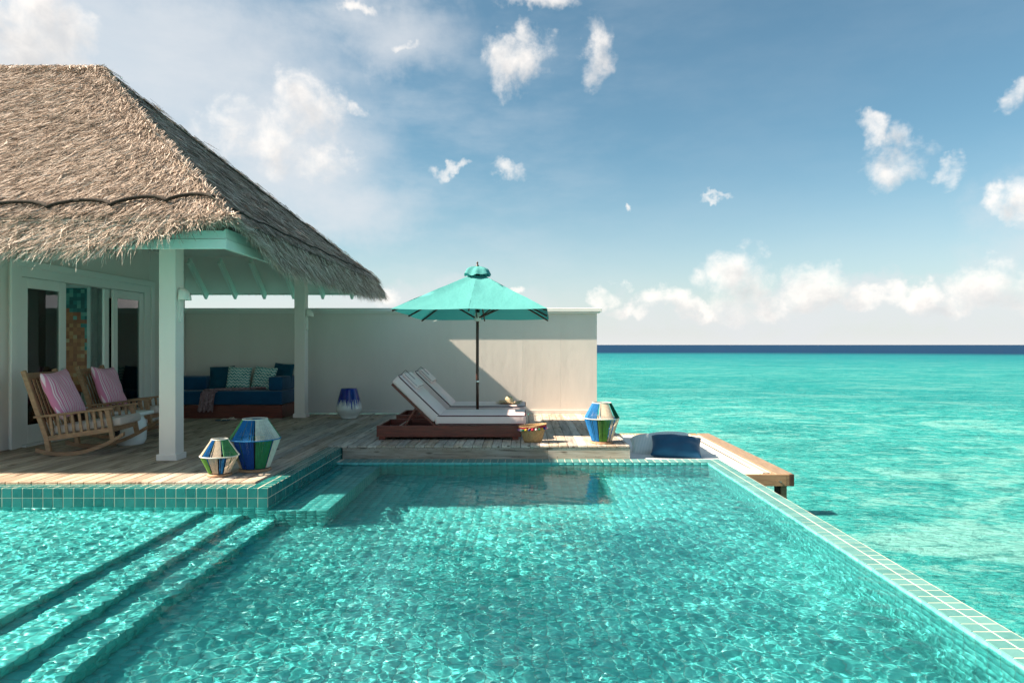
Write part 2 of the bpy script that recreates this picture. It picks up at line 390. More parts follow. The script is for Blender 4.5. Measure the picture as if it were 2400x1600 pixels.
def sea_mat():
    m, k, b = base_mat('lagoon_water')
    pos = k.new('ShaderNodeNewGeometry').outputs['Position']; s = k.sep(pos)
    dist = k.vm('LENGTH', pos)
    big = k.noise(k.vm('MULTIPLY', pos, (.03, .055, 0)), 1.0, 6, .6); mid = k.noise(k.vm('MULTIPLY', pos, (.15, .26, 0)), 1.0, 10, .68, dist=1.0)
    fine = k.noise(k.vm('MULTIPLY', pos, (.85, 1.7, 0)), 1.0, 9, .72, dist=.8)
    c = k.ramp(big.outputs['Fac'], [(.30, (.010, .19, .195)), (.46, (.024, .295, .285)), (.60, (.05, .32, .30)), (.78, (.10, .37, .345))])
    c = k.mix(k.rangemap(mid.outputs['Fac'], .505, .61, 0, .74), c, (.19, .45, .41))
    c = k.mix(k.rangemap(mid.outputs['Fac'], .485, .38, 0, .50), c, (.010, .16, .165))
    c = k.mix(k.rangemap(fine.outputs['Fac'], .52, .61, 0, .62), c, (.20, .45, .415))
    c = k.mix(k.rangemap(fine.outputs['Fac'], .475, .39, 0, .70), c, (.010, .16, .16))
    xf = k.noise(k.vm('MULTIPLY', pos, (4.2, 11.0, 0)), 1.0, 5, .66, dist=.5)
    c = k.mix(k.rangemap(xf.outputs['Fac'], .52, .64, 0, .55), c, (.16, .43, .385))
    c = k.mix(k.rangemap(xf.outputs['Fac'], .48, .36, 0, .50), c, (.009, .16, .15))
    # the lagoon deepens with distance, then drops off the reef
    wob = k.noise(k.vm('MULTIPLY', pos, (.004, .012, 0)), 1.0, 3, .5)
    dw = k.m('MULTIPLY', dist, k.m('ADD', .85, k.m('MULTIPLY', wob.outputs['Fac'], .3)))
    c = k.mix(k.rangemap(dw, 38, 52, 0, .5), c, (.008, .165, .18))
    c = k.mix(k.rangemap(dw, 80, 230, 0, .75), c, (.007, .135, .165))
    c = k.mix(k.rangemap(dw, 235, 350, 0, 1), c, (.003, .026, .068))
    di = k.new('ShaderNodeBsdfDiffuse'); gs = k.new('ShaderNodeBsdfGlossy'); gs.inputs['Roughness'].default_value = .16; fr = k.new('ShaderNodeFresnel'); fr.inputs[0].default_value = 1.33; mx = k.new('ShaderNodeMixShader')
    k.link(c, di.inputs[0]); k.link(k.m('MINIMUM', k.m('MULTIPLY', fr.outputs[0], .4), .075), mx.inputs[0]); k.link(di.outputs[0], mx.inputs[1]); k.link(gs.outputs[0], mx.inputs[2]); k.link(mx.outputs[0], m.node_tree.nodes['Material Output'].inputs[0])
    r1 = k.noise(k.vm('MULTIPLY', pos, (1.1, 2.3, 0)), 1.6, 7, .62)
    fade = k.rangemap(dist, 10, 400, 1, .35, smooth=False)
    bn = k.new('ShaderNodeBump'); bn.inputs['Distance'].default_value = .35; k.link(fade, bn.inputs['Strength']); k.link(r1.outputs['Fac'], bn.inputs['Height'])
    for nd in (di, gs, fr): k.link(bn.outputs[0], nd.inputs['Normal'])
    m.node_tree.nodes.remove(b)
    return m
M['sea'] = sea_mat()

def thatch_mat(name, strands):
    m, k, b = base_mat(name)
    pos = k.new('ShaderNodeNewGeometry').outputs['Position']
    n = k.noise(pos, 1.3, 4, .6); n2 = k.noise(pos, 60, 4, .7)
    if strands:
        a = k.new('ShaderNodeAttribute', attribute_name='rnd').outputs['Fac']
        f = k.m('ADD', k.m('MULTIPLY', a, .95), k.m('MULTIPLY', k.m('SUBTRACT', n.outputs['Fac'], .5), .45))
        c = k.ramp(f, [(0, (.07, .046, .033)), (.22, (.25, .18, .135)), (.5, (.50, .385, .305)), (.8, (.69, .565, .475)), (1, (.82, .72, .63))])
    else:
        c = k.ramp(n2.outputs['Fac'], [(.3, (.035, .026, .02)), (.7, (.20, .15, .12))])
        k.link(k.bump(n2.outputs['Fac'], .8, .03), b.inputs['Normal'])
    k.link(c, b.inputs['Base Color']); b.inputs['Roughness'].default_value = .75; b.inputs['Specular IOR Level'].default_value = .25
    return m
M['thatch'] = thatch_mat('thatch_body', False); M['strand'] = thatch_mat('thatch_straw', True)

def canopy_mat(name, col):
    m = bpy.data.materials.new(name); m.use_nodes = True; k = NT(m.node_tree); m.node_tree.nodes.remove(m.node_tree.nodes['Principled BSDF'])
    o = m.node_tree.nodes['Material Output']; pos = k.new('ShaderNodeTexCoord').outputs['Object']
    n = k.noise(pos, 3, 4, .6); c = k.mix(n.outputs['Fac'], col, tuple(x * .93 for x in col))
    d = k.new('ShaderNodeBsdfDiffuse'); t = k.new('ShaderNodeBsdfTranslucent'); mx = k.new('ShaderNodeMixShader')
    k.link(c, d.inputs[0]); t.inputs[0].default_value = (col[0] * .3, col[1] * .85, col[2] * .9, 1); mx.inputs[0].default_value = .14
    nb = k.noise(pos, 5, 5, .6); bp = k.bump(nb.outputs['Fac'], .35, .05); k.link(bp, d.inputs['Normal'])
    k.link(d.outputs[0], mx.inputs[1]); k.link(t.outputs[0], mx.inputs[2]); k.link(mx.outputs[0], o.inputs[0]); return m
M['canopy'] = canopy_mat('aqua_canvas', (.10, .335, .33))

def stripe_mat(name, a, b_, c_, freq, axis=0, seed=0.0):
    m, k, b = base_mat(name); o = k.sep(k.new('ShaderNodeTexCoord').outputs['Object'])[axis]
    t = k.m('MULTIPLY', o, freq); f = k.m('FRACT', t)
    s1 = k.m('LESS_THAN', f, .42); s2 = k.m('LESS_THAN', k.m('ABSOLUTE', k.m('SUBTRACT', f, .70)), .07)
    c = k.mix(s1, a, b_); c = k.mix(s2, c, c_)
    k.link(c, b.inputs['Base Color']); b.inputs['Roughness'].default_value = .9; b.inputs['Specular IOR Level'].default_value = .12
    w = k.noise(k.new('ShaderNodeTexCoord').outputs['Object'], 12, 4, .6); k.link(k.bump(w.outputs['Fac'], .35, .02), b.inputs['Normal']); return m
M['pink'] = stripe_mat('pink_striped_cotton', (.90, .66, .71), (.76, .25, .40), (.64, .15, .28), 17)
M['pale_stripe'] = stripe_mat('pale_blue_striped_cotton', (.70, .72, .70), (.46, .56, .57), (.60, .66, .66), 42, 0)

def zigzag_mat():
    m, k, b = base_mat('teal_zigzag_print'); o = k.sep(k.new('ShaderNodeTexCoord').outputs['Object'])
    tri = k.m('PINGPONG', k.m('MULTIPLY', o[0], 1.0), .035); t = k.m('MULTIPLY', k.m('ADD', o[1], k.m('MULTIPLY', tri, 1.0)), 17.0)
    f = k.m('FRACT', t); n = k.noise(k.new('ShaderNodeTexCoord').outputs['Object'], 9, 3)
    c = k.mix(k.m('LESS_THAN', f, .45), (.56, .66, .60), k.mix(k.rangemap(n.outputs['Fac'], .4, .6), (.03, .20, .20), (.16, .38, .36)))
    k.link(c, b.inputs['Base Color']); b.inputs['Roughness'].default_value = .9; b.inputs['Specular IOR Level'].default_value = .1; return m
M['zigzag'] = zigzag_mat()

def drip_mat():
    m, k, b = base_mat('cobalt_drip_glaze'); o = k.sep(k.new('ShaderNodeTexCoord').outputs['Object'])
    an = k.m('MULTIPLY', k.m('ARCTAN2', o[1], o[0]), 1.0)
    v = k.comb(k.m('MULTIPLY', k.m('COSINE', an), 1.0), k.m('SINE', an), 0.0)
    n1 = k.noise(v, 14, 2, .5); n2 = k.noise(v, 5, 2, .5); n3 = k.noise(v, 34, 1, .4)
    spike = k.rangemap(n1.outputs['Fac'], .42, .68, smooth=False)
    sp3 = k.rangemap(n3.outputs['Fac'], .45, .7, smooth=False)
    low = k.m('SUBTRACT', k.m('SUBTRACT', k.m('ADD', .365, k.m('MULTIPLY', k.m('SUBTRACT', n2.outputs['Fac'], .5), .06)), k.m('MULTIPLY', spike, .17)), k.m('MULTIPLY', sp3, .06))
    blue = k.m('GREATER_THAN', o[2], low)
    c = k.mix(blue, (.70, .69, .65), k.mix(k.noise(k.new('ShaderNodeTexCoord').outputs['Object'], 10, 3).outputs['Fac'], (.004, .012, .16), (.008, .03, .30)))
    k.link(c, b.inputs['Base Color']); b.inputs['Roughness'].default_value = .12; b.inputs['Specular IOR Level'].default_value = .55; b.inputs['Coat Weight'].default_value = .4; return m
M['drip'] = drip_mat()

def mosaic_mat():
    m, k, b = base_mat('pixel_mosaic_print'); o = k.new('ShaderNodeTexCoord').outputs['Object']
    sn = k.vm('SNAP', o, (.075, .075, .075)); s = k.sep(sn)
    wn = k.new('ShaderNodeTexWhiteNoise'); k.link(sn, wn.inputs[0]); r = wn.outputs['Value']
    n = k.noise(sn, 1.3, 2, .5)
    edge = k.m('ADD', k.m('ADD', k.m('MULTIPLY', s[0], .9), k.m('MULTIPLY', s[2], .55)), k.m('MULTIPLY', k.m('SUBTRACT', n.outputs['Fac'], .5), 1.2))
    sel = k.m('GREATER_THAN', k.m('ADD', edge, k.m('MULTIPLY', k.m('SUBTRACT', r, .5), .35)), .98)
    teal = k.ramp(r, [(0, (.006, .09, .10)), (.5, (.015, .17, .17)), (.85, (.04, .30, .28)), (1, (.30, .48, .40))])
    org = k.ramp(r, [(0, (.42, .10, .03)), (.5, (.58, .18, .06)), (.85, (.66, .28, .10)), (1, (.70, .45, .24))])
    k.link(k.mix(sel, org, teal), b.inputs['Base Color']); b.inputs['Roughness'].default_value = .35; return m
M['mosaic'] = mosaic_mat()
def glass_mat():
    m = bpy.data.materials.new('window_glass'); m.use_nodes = True; k = NT(m.node_tree); m.node_tree.nodes.remove(m.node_tree.nodes['Principled BSDF'])
    o = m.node_tree.nodes['Material Output']; fr = k.new('ShaderNodeFresnel'); fr.inputs[0].default_value = 1.6
    t = k.new('ShaderNodeBsdfTransparent'); t.inputs[0].default_value = (.80, .86, .84, 1); g = k.new('ShaderNodeBsdfGlossy'); g.inputs['Roughness'].default_value = 0
    mx = k.new('ShaderNodeMixShader'); k.link(k.m('MULTIPLY', fr.outputs[0], 1.7, clamp=True), mx.inputs[0]); k.link(t.outputs[0], mx.inputs[1]); k.link(g.outputs[0], mx.inputs[2]); k.link(mx.outputs[0], o.inputs[0]); return m
M['glass'] = glass_mat()
def straw_mat():
    m, k, b = base_mat('woven_palm'); o = k.new('ShaderNodeTexCoord').outputs['Object']
    s = k.sep(o); an = k.m('MULTIPLY', k.m('ARCTAN2', s[1], s[0]), 34.0)
    wv = k.m('MULTIPLY', k.m('SINE', k.m('ADD', an, k.m('MULTIPLY', s[2], 150.0))), k.m('SINE', k.m('MULTIPLY', s[2], 420.0)))
    n = k.noise(o, 60, 4, .6)
    f = k.m('ADD', k.m('MULTIPLY', wv, .25), n.outputs['Fac'])
    k.link(k.ramp(f, [(.25, (.20, .11, .045)), (.55, (.40, .25, .11)), (.8, (.55, .38, .19))]), b.inputs['Base Color']); b.inputs['Roughness'].default_value = .8
    k.link(k.bump(f, .7, .008), b.inputs['Normal']); return m
M['palm'] = straw_mat()
M['hat_straw'] = pm('pale_straw', (.66, .52, .33), .8, (.52, .38, .22), 50, bump=.5, bscale=150, coord='obj')
M['throw'] = pm('mauve_knitted_wool', (.44, .29, .30), .95, (.22, .13, .14), 26, bump=.9, bscale=60, bdist=.02, spec=.08, coord='obj', detail=3)
CORD = {'blue': (.015, .15, .38), 'sky': (.03, .19, .42), 'navy': (.008, .06, .28), 'green': (.03, .20, .085), 'leaf': (.11, .27, .05), 'forest': (.006, .085, .045), 'sage': (.09, .28, .11), 'white': (.66, .65, .58), 'cream': (.62, .50, .38), 'beige': (.50, .40, .30)}
for n_, c_ in CORD.items(): M['cord_' + n_] = pm(n_ + '_cord', c_, .75, tuple(x * .8 for x in c_), 30, spec=.2, coord='obj')
for n_, c_ in dict(red=(.50, .02, .05), pompink=(.70, .22, .36), pomwhite=(.75, .72, .68), pomyellow=(.62, .42, .05), pomblue=(.01, .04, .25), pomgreen=(.02, .22, .10)).items():
    M[n_] = pm(n_ + '_yarn', c_, .95, tuple(x * .7 for x in c_), 60, bump=.6, bscale=150, coord='obj')

# ================================================================== LARGE STRUCTURE
WZ = -0.205          # pool water level (deck top is z = 0)
SEA_Z = -2.2
# ---- sea
g = G(); g.add([(-60000, -60000, SEA_Z), (60000, -60000, SEA_Z), (60000, 60000, SEA_Z), (-60000, 60000, SEA_Z)], [(0, 1, 2, 3)])
tag(g.build('sea', M['sea']), kind='structure')

# ---- pool basin
XL, XR, YF, YD = -2.51, 2.44, 9.09, 6.67      # left wall, right wall, far wall, deck front wall
POOL_Y0 = 0.5
zl, z1, z2, zf, zb = WZ - .15, WZ - .305, WZ - .455, WZ - .68, WZ - .12
XS1, XS2, FS = -2.76, -2.44, .20 / 4.88      # step edges; the floor falls away from the steps
XB = -1.93
quads = []   # origin, u, v, nu(m), nv(m), normal
def rect(o, u, v): quads.append((Vector(o), Vector(u), Vector(v)))
rect((-8, POOL_Y0, zl), (4.87, 0, 0), (0, YD - POOL_Y0, 0))                # sun shelf
fz = lambda x: zf - FS * (x - XS2)
ZB = WZ - 1.02
rect((-3.13, POOL_Y0, z1), (XS1 + 3.13, 0, 0), (0, YD - POOL_Y0, 0))
rect((XS1, POOL_Y0, z2), (XS2 - XS1, 0, 0), (0, YD - POOL_Y0, 0))
rect((XS2, POOL_Y0, zf), (XR - XS2, 0, fz(XR) - zf), (0, YD - POOL_Y0, 0))
rect((XB, YD, fz(XB)), (XR - XB, 0, fz(XR) - fz(XB)), (0, YF - YD, 0))
rect((XL, YD, zb), (XB - XL, 0, 0), (0, YF - YD, 0))                       # bench
rect((-3.13, POOL_Y0, z1), (0, YD - POOL_Y0, 0), (0, 0, zl - z1))          # risers (face +X)
rect((XS1, POOL_Y0, z2), (0, YD - POOL_Y0, 0), (0, 0, z1 - z2))
rect((XS2, POOL_Y0, zf), (0, YD - POOL_Y0, 0), (0, 0, z2 - zf))
rect((XB, YD, ZB), (0, YF - YD, 0), (0, 0, zb - ZB))                       # bench side
rect((XS2, YD, ZB), (XB - XS2, 0, 0), (0, 0, zb - ZB))                     # bench front (faces -Y)
rect((XS1, YD, z2), (XL - XS1, 0, 0), (0, 0, -.205 - z2)); rect((XL, YD, z2), (XS2 - XL, 0, 0), (0, 0, zb - z2))
rect((-3.13, YD, z1), (XS1 + 3.13, 0, 0), (0, 0, -.205 - z1))
rect((-8, YD, zl), (4.87, 0, 0), (0, 0, -.205 - zl))
rect((XL, YF, zb), (XB - XL, 0, 0), (0, 0, -.1815 - zb)); rect((XB, YF, ZB), (XR - XB, 0, 0), (0, 0, -.1815 - ZB))   # far wall
rect((XR, YF, ZB), (0, -(YF - POOL_Y0), 0), (0, 0, -.1815 - ZB))            # right wall (faces -X)
rect((XL, YD, zb), (0, YF - YD, 0), (0, 0, -.205 - zb))                     # left wall (faces +X)
rect((XR, POOL_Y0, ZB), (-10.4, 0, 0), (0, 0, -.19 - ZB))                   # near wall
g = G()
for o, u, v in quads:
    g.add([o, o + u, o + u + v, o + v], [(0, 1, 2, 3)])
# outside of the basin
g.box(XR + .004, XR + .22, POOL_Y0, YF + .26, -1.5, -.192); g.box(XL, XR, YF + .004, YF + .26, -1.5, -.192)
basin = g.build('pool_basin', M['wet_grout']); tag(basin, kind='structure'); basin.cycles.is_caustics_receiver = True
# glazed lining under water: tiles proud of the grout
V = []; F = []; A = []
P, TW, TH, CH = .1, .0965, .004, .0025
for o, u, v in quads:
    lu, lv = u.length, v.length; un, vn = u.normalized(), v.normalized(); n = un.cross(vn)
    if o.y < 1 and abs(n.y) > .5: continue
    nu, nv = max(1, round(lu / P)), max(1, round(lv / P)); pu, pv = lu / nu, lv / nv
    for i in range(nu):
        for j in range(nv):
            c = o + un * (pu * (i + .5)) + vn * (pv * (j + .5))
            if c.y < 2.6 or c.x < -6.2: continue
            a, b_ = pu / 2 - .003, pv / 2 - .003; bi = len(V)
            for (k1, hh) in ((0, 0.0008), (CH, TH)):
                for sx, sy in ((-1, -1), (1, -1), (1, 1), (-1, 1)):
                    V.append(c + un * (sx * (a - k1)) + vn * (sy * (b_ - k1)) + n * hh)
            F.append((bi + 4, bi + 5, bi + 6, bi + 7))
            for t in range(4): F.append((bi + t, bi + (t + 1) % 4, bi + 4 + (t + 1) % 4, bi + 4 + t))
            A += [random.random()] * 8
me = np_mesh('tile_lining', np.array([x[:] for x in V]), np.array(F)); at = me.attributes.new('rnd', 'FLOAT', 'POINT'); at.data.foreach_set('value', np.array(A, dtype=np.float32))
lin = link('tile_lining', me, M['tile_attr'], basin); tag(lin, kind='stuff'); lin.cycles.is_caustics_receiver = True

# ---- pool water: a real rippled surface
def make_water():
    d = .007
    xs = np.arange(-5.5, XR + .0001, d); xs[-1] = XR; ys = np.arange(2.8, YF + .0001, d); ys[-1] = YF
    X, Y = np.meshgrid(xs, ys); Z = np.zeros_like(X); r = np.random.default_rng(3)
    def waves(n, l0, l1, slope):
        nonlocal Z
        for i in range(n):
            lam = l0 * (l1 / l0) ** r.uniform(0, 1); th = r.uniform(0, 2 * math.pi); kk = 2 * math.pi / lam
            Z = Z + slope * math.sqrt(2 / n) / kk * np.sin(kk * (X * math.cos(th) + Y * math.sin(th)) + r.uniform(0, 6.28))
    waves(56, .034, .072, .0192); waves(30, .09, .26, .031); waves(14, .5, 1.4, .014)
    Z *= 1.18 - .36 * np.clip((X + 2.0) / 4.4, 0, 1)
    Z *= 1 + .22 * np.sin(1.3 * X + .9 * Y + 1.1) * np.sin(.8 * X - 1.7 * Y) + .12 * np.sin(2.9 * X + 2.1 * Y)
    # calmer in the lee of the deck
    calm = np.clip((Y - 6.0) / 1.5, 0, 1) * np.clip((1.7 - X) / 1.2, 0, 1)
    Z *= 1 - .68 * calm
    Z *= 1 + 2.2 * np.clip((-3.2 - X) / .3, 0, 1) * (Y < YD) + .35 * np.clip((-2.5 - X) / .4, 0, 1)
    edge = np.clip((X + 5.5) / .15, 0, 1) * np.clip((Y - 2.8) / .15, 0, 1); Z = Z * edge + WZ
    nx, ny = len(xs), len(ys); v = np.stack([X, Y, Z], -1).reshape(-1, 3); I = np.arange(nx * ny).reshape(ny, nx)
    q = np.stack([I[:-1, :-1], I[:-1, 1:], I[1:, 1:], I[1:, :-1]], -1).reshape(-1, 4)
    cx = (X[:-1, :-1] + d / 2).ravel(); cy = (Y[:-1, :-1] + d / 2).ravel()
    q = q[~((cx < XL) & (cy > YD))]
    b = len(v); ex = np.array([(-8, POOL_Y0, WZ), (XR, POOL_Y0, WZ), (XR, 2.8, WZ), (-5.5, 2.8, WZ), (-5.5, YD, WZ), (-8, YD, WZ), (-8, 2.8, WZ)])
    v = np.vstack([v, ex]); q = np.vstack([q, [[b, b + 1, b + 2, b + 6], [b + 6, b + 3, b + 4, b + 5]]])
    me = np_mesh('pool_water', v, q, True)
    o = link('pool_water', me, M['pool_water']); tag(o, kind='structure'); o.cycles.is_caustics_caster = True
make_water()

# ---- tiles above the water (one object each)
tile_me = G().box(-.0455, .0455, -.0455, .0455, -.006, .0035, .0015).mesh('tile'); tile_me.materials.append(M['tile'])
tile_long = G().box(-.0465, .0465, -.1235, .1235, -.006, .0035, .0015).mesh('tile'); tile_long.materials.append(M['tile_coping'])
tile_r = G().box(-.0515, .0515, -.0482, .0482, -.006, .0035, .0015).mesh('tile'); tile_r.materials.append(M['tile_coping'])
def tile(me, loc, rot, parent):
    o = bpy.data.objects.new('tile', me); COL.objects.link(o); o.parent = parent; o.location = loc; o.rotation_euler = rot; return o
g = G(); g.box(-8, XL - .001, YD + .001, YD + .204, -.5, -.0205); g.box(XL - .204, XL - .001, YD + .2045, 9.36, -.5, -.0205)
edge = tag(g.build('raised_pool_edge', M['grout']), kind='structure')
j = lambda s=.0015: random.uniform(-s, s)
for i in range(30):                                    # front run, X from XL to the left
    x = XL - .05 - .1 * i
    for r_ in range(2): tile(tile_me, (x + j(), YD + .05 + .1 * r_, -.022 + j(.0007)), (j(.006), j(.006), 0), edge)
    for r_ in range(2): tile(tile_me, (x + j(), YD + .001, (-.066, -.163)[r_] + 0), (R(90) + j(.006), j(.004), j(.006)), edge)
for i in range(27):                                    # side run along Y
    y = YD + .05 + .1 * i
    if i >= 2:
        for r_ in range(2): tile(tile_me, (XL - .05 - .1 * r_, y, -.022 + j(.0007)), (j(.006), j(.006), 0), edge)
    for r_ in range(2): tile(tile_me, (XL - .001, y + j(), (-.066, -.163)[r_]), (R(90), j(.004), R(90) + j(.006)), edge)
g = G(); g.box(XR + .004, XR + .214, 1.0, YF + .246, -.30, -.1805); g.box(XL + .002, XR + .002, YF + .004, YF + .246, -.30, -.1805)
cop = tag(g.build('pool_coping', M['grout']), kind='structure')
n_ = int((YF + .255 - 3.0) / .1042)
for i in range(n_):
    y = YF + .203 - .1042 * i
    for r_ in range(2): tile(tile_r, (XR + .0465 + .1105 * r_, y, -.182 + j(.0006)), (j(.005), j(.005), 0), cop)
for i in range(49):
    tile(tile_long, (XR - .052 - .1 * i, YF + .118, -.182 + j(.0006)), (j(.005), j(.005), 0), cop)

# ---- deck
deck = thing('deck', None, None, (0, 0, 0), kind='structure')
def plank(x0, x1, y0, y1, z1=0.0, th=.028, mat='deck_y', c=.003, name='plank'):
    g = G(); xm, ym = (x0 + x1) / 2, (y0 + y1) / 2
    g.box(x0 - xm, x1 - xm, y0 - ym, y1 - ym, -th, 0, c); return g.build(name, M[mat], deck, loc=(xm, ym, z1 + j(.0012)), rot=(0, 0, 0))
WALL_Y = 13.73
pw = .1316
x = XL - .206
plank(x - .15, x, YD + .206, WALL_Y - .01); x -= .153
while x > -6.95:
    y = YD + .206; first = True
    while y < WALL_Y - .05:
        L = random.uniform(1.4, 4.2) if first else random.uniform(2.4, 4.4); first = False
        y1 = min(y + L, WALL_Y - .012)
        if WALL_Y - y1 < .5: y1 = WALL_Y - .012
        plank(x - pw + .007, x, y, y1 - .003); y = y1
    x -= pw
plank(-2.712, -2.56, 9.372, 10.3, 0, mat='deck_y'); plank(-2.712, -2.56, 10.303, WALL_Y - .01)
x = -2.555
while x < 1.43:
    x1 = min(x + pw, 1.444); cut = random.choice([None, None, random.uniform(10.6, 12.8)])
    if cut: plank(x, x1 - .007, 9.345, cut - .002); plank(x, x1 - .007, cut + .001, WALL_Y - .012)
    else: plank(x, x1 - .007, 9.345, WALL_Y - .012)
    x = x1
def fascia(x0, x1, y0, y1, mat='deck_x'): 
    g = G(); xm, ym = (x0 + x1) / 2, (y0 + y1) / 2; g.box(x0 - xm, x1 - xm, y0 - ym, y1 - ym, -.0765, .0765, .003); g.build('fascia_board', M[mat], deck, loc=(xm, ym, -.107))
fascia(XL + .012, .316, 9.352, 9.378); fascia(.318, 1.444, 9.352, 9.378); fascia(1.418, 1.444, 9.38, 13.7, 'deck_y')
g = G()                                                 # nail heads
for xx in np.arange(-2.45, 1.43, pw / 2):
    for zz in ((-.045,) if random.random() < .8 else (-.045, -.15)):
        cx, cz = xx + random.uniform(-.01, .01), zz + random.uniform(-.008, .008)
        g.add([(cx + .0045 * math.cos(a * math.pi / 3), 9.3505, cz + .0045 * math.sin(a * math.pi / 3)) for a in range(6)], [(5, 4, 3, 2, 1, 0)])
for xx in np.arange(-5.4, -2.75, pw):
    for yy in (YD + .235,):
        cx = xx + random.uniform(-.02, .02); g.add([(cx + .004 * math.cos(a * math.pi / 3), yy + .004 * math.sin(a * math.pi / 3), .0028) for a in range(6)], [(0, 1, 2, 3, 4, 5)])
tag(g.build('nail_heads', M['nail'], deck), kind='stuff')
g = G(); g.box(-7.0, -2.72, YD + .21, WALL_Y, -.22, -.034); g.box(-2.74, 1.41, 9.385, WALL_Y, -.22, -.034)
g.build('deck_joists', M['dark_timber'], deck)
for (px_, py_) in ((-6.5, 8), (-6.5, 13), (-3.5, 13), (-1, 13), (1.2, 13), (1.2, 10), (-1, 10.2)):
    g = G(); g.lathe([(.13, SEA_Z - .5), (.13, -.22)], 16); g.build('pile', M['concrete'], deck, smooth=True, loc=(px_, py_, 0))

# ---- boundary wall
bw = thing('boundary_wall', 'long greige privacy wall with pale cap behind the sun loungers', 'wall', (-2.8, WALL_Y, 0))
def wpart(name, x0, x1, y0, y1, z0, z1, mat, c=.002):
    g = G(); g.box(x0 + 2.8, x1 + 2.8, y0 - WALL_Y, y1 - WALL_Y, z0, z1, c); return g.build(name, M[mat], bw)
edges_x = [-8.6, -7.2, -5.75, -4.32, -2.9, -1.47, -.05, .72, 1.45]
for a, b_ in zip(edges_x[:-1], edges_x[1:]): wpart('wall_panel', a + .0004, b_ - .0004, WALL_Y + random.uniform(0, .0015), WALL_Y + .2, 0, 2.04, 'wall', .0008)
wpart('wall_cap', -8.6, 1.54, WALL_Y - .095, WALL_Y + .295, 2.042, 2.115, 'trim', .006)
wpart('cap_moulding', -8.6, 1.50, WALL_Y - .055, WALL_Y - .001, 2.01, 2.041, 'trim', .004)
wpart('baseboard', -6.8, 1.452, WALL_Y - .018, WALL_Y - .001, .002, .075, 'wall', .003)

# ---- villa
VX = -6.82
villa = thing('villa', 'thatched villa with mint fascia and sliding glass doors beside the deck', 'villa', (VX, 10.7, 0))
def vp(name, mat, boxes, parent=None, c=.002, **kw):
    """part of the villa from world-space boxes"""
    g = G()
    for b_ in boxes: g.box(b_[0] - VX, b_[1] - VX, b_[2] - 10.7, b_[3] - 10.7, b_[4], b_[5], c)
    return g.build(name, M[mat], parent or villa, **kw)
DY0, DY1, DZ = 9.02, 12.40, 2.47
vp('wall', 'villa_wall', [(VX - .18, VX, 7.75, DY0, 0, 3.3), (VX - .18, VX, DY1, 13.7, 0, 3.3), (VX - .18, VX, DY0 + .001, DY1 - .001, DZ, 3.3)])
vp('front_wall', 'villa_wall', [(-13, -12.4, 7.75, 7.93, 0, 3.3), (-7.5, VX - .181, 7.75, 7.93, 0, 3.3), (-12.399, -7.501, 7.75, 7.93, 2.5, 3.3)])  # wide unseen opening added in this wall to brighten the room
vp('room_wall', 'room', [(-13, VX - .182, 13.5, 13.68, 0, 3.0), (-13, -12.82, 7.94, 13.49, 0, 3.0)])
vp('room_floor', 'column', [(-12.8, VX - .0, 7.94, 13.49, -.06, -.004)])
vp('room_ceiling', 'room', [(-12.8, VX - .182, 7.94, 13.49, 2.72, 2.80)])
df = vp('door_frame', 'door', [(VX - .10, VX + .05, DY0, DY0 + .17, 0, DZ), (VX - .10, VX + .05, DY1 - .24, DY1, 0, DZ), (VX - .10, VX + .05, DY0 + .171, DY1 - .241, DZ - .17, DZ)], c=.006)
vp('architrave', 'door', [(VX + .051, VX + .075, DY0 - .05, DY0 + .05, 0, DZ + .05), (VX + .051, VX + .075, DY1 - .05, DY1 + .05, 0, DZ + .05), (VX + .051, VX + .085, DY0 + .051, DY1 - .051, DZ - .04, DZ + .055)], df, c=.005)
vp('threshold', 'trim', [(VX - .10, VX + .10, DY0 + .171, DY1 - .241, -.002, .03)], df)
def leaf(y0, y1, xo, handle=None, st=.12):
    z0, z1_ = .035, DZ - .175
    lf = vp('door_leaf', 'door', [(VX + xo - .02, VX + xo + .02, y0, y0 + st, z0, z1_), (VX + xo - .02, VX + xo + .02, y1 - st, y1, z0, z1_),
                             (VX + xo - .02, VX + xo + .02, y0 + st + .001, y1 - st - .001, z0, z0 + .25), (VX + xo - .02, VX + xo + .02, y0 + st + .001, y1 - st - .001, z1_ - .14, z1_)], c=.004)
    vp('glass_pane', 'glass', [(VX + xo - .004, VX + xo + .004, y0 + st, y1 - st, z0 + .25, z1_ - .14)], lf, c=0)
    if handle: vp('handle', 'steel', [(VX + xo + .021, VX + xo + .045, handle - .02, handle + .02, .98, 1.04)], lf, c=.008)
    return lf
leaf(9.19, 10.07, .022, 9.99); leaf(9.30, 10.19, -.045); leaf(11.25, 12.14, .022); leaf(11.12, 12.02, -.045)
def column(y0):
    g = G(); g.box(-.1, .1, -.1, .1, 0, 3.05, .006); o = g.build('column', M['column'], villa, loc=(-4.27 - VX, y0 + .1 - 10.7, 0))
    b_ = G(); b_.box(-.122, .122, -.122, .122, .001, .075, .004); b_.build('column_base', M['column'], o)
column(8.15); column(12.94)

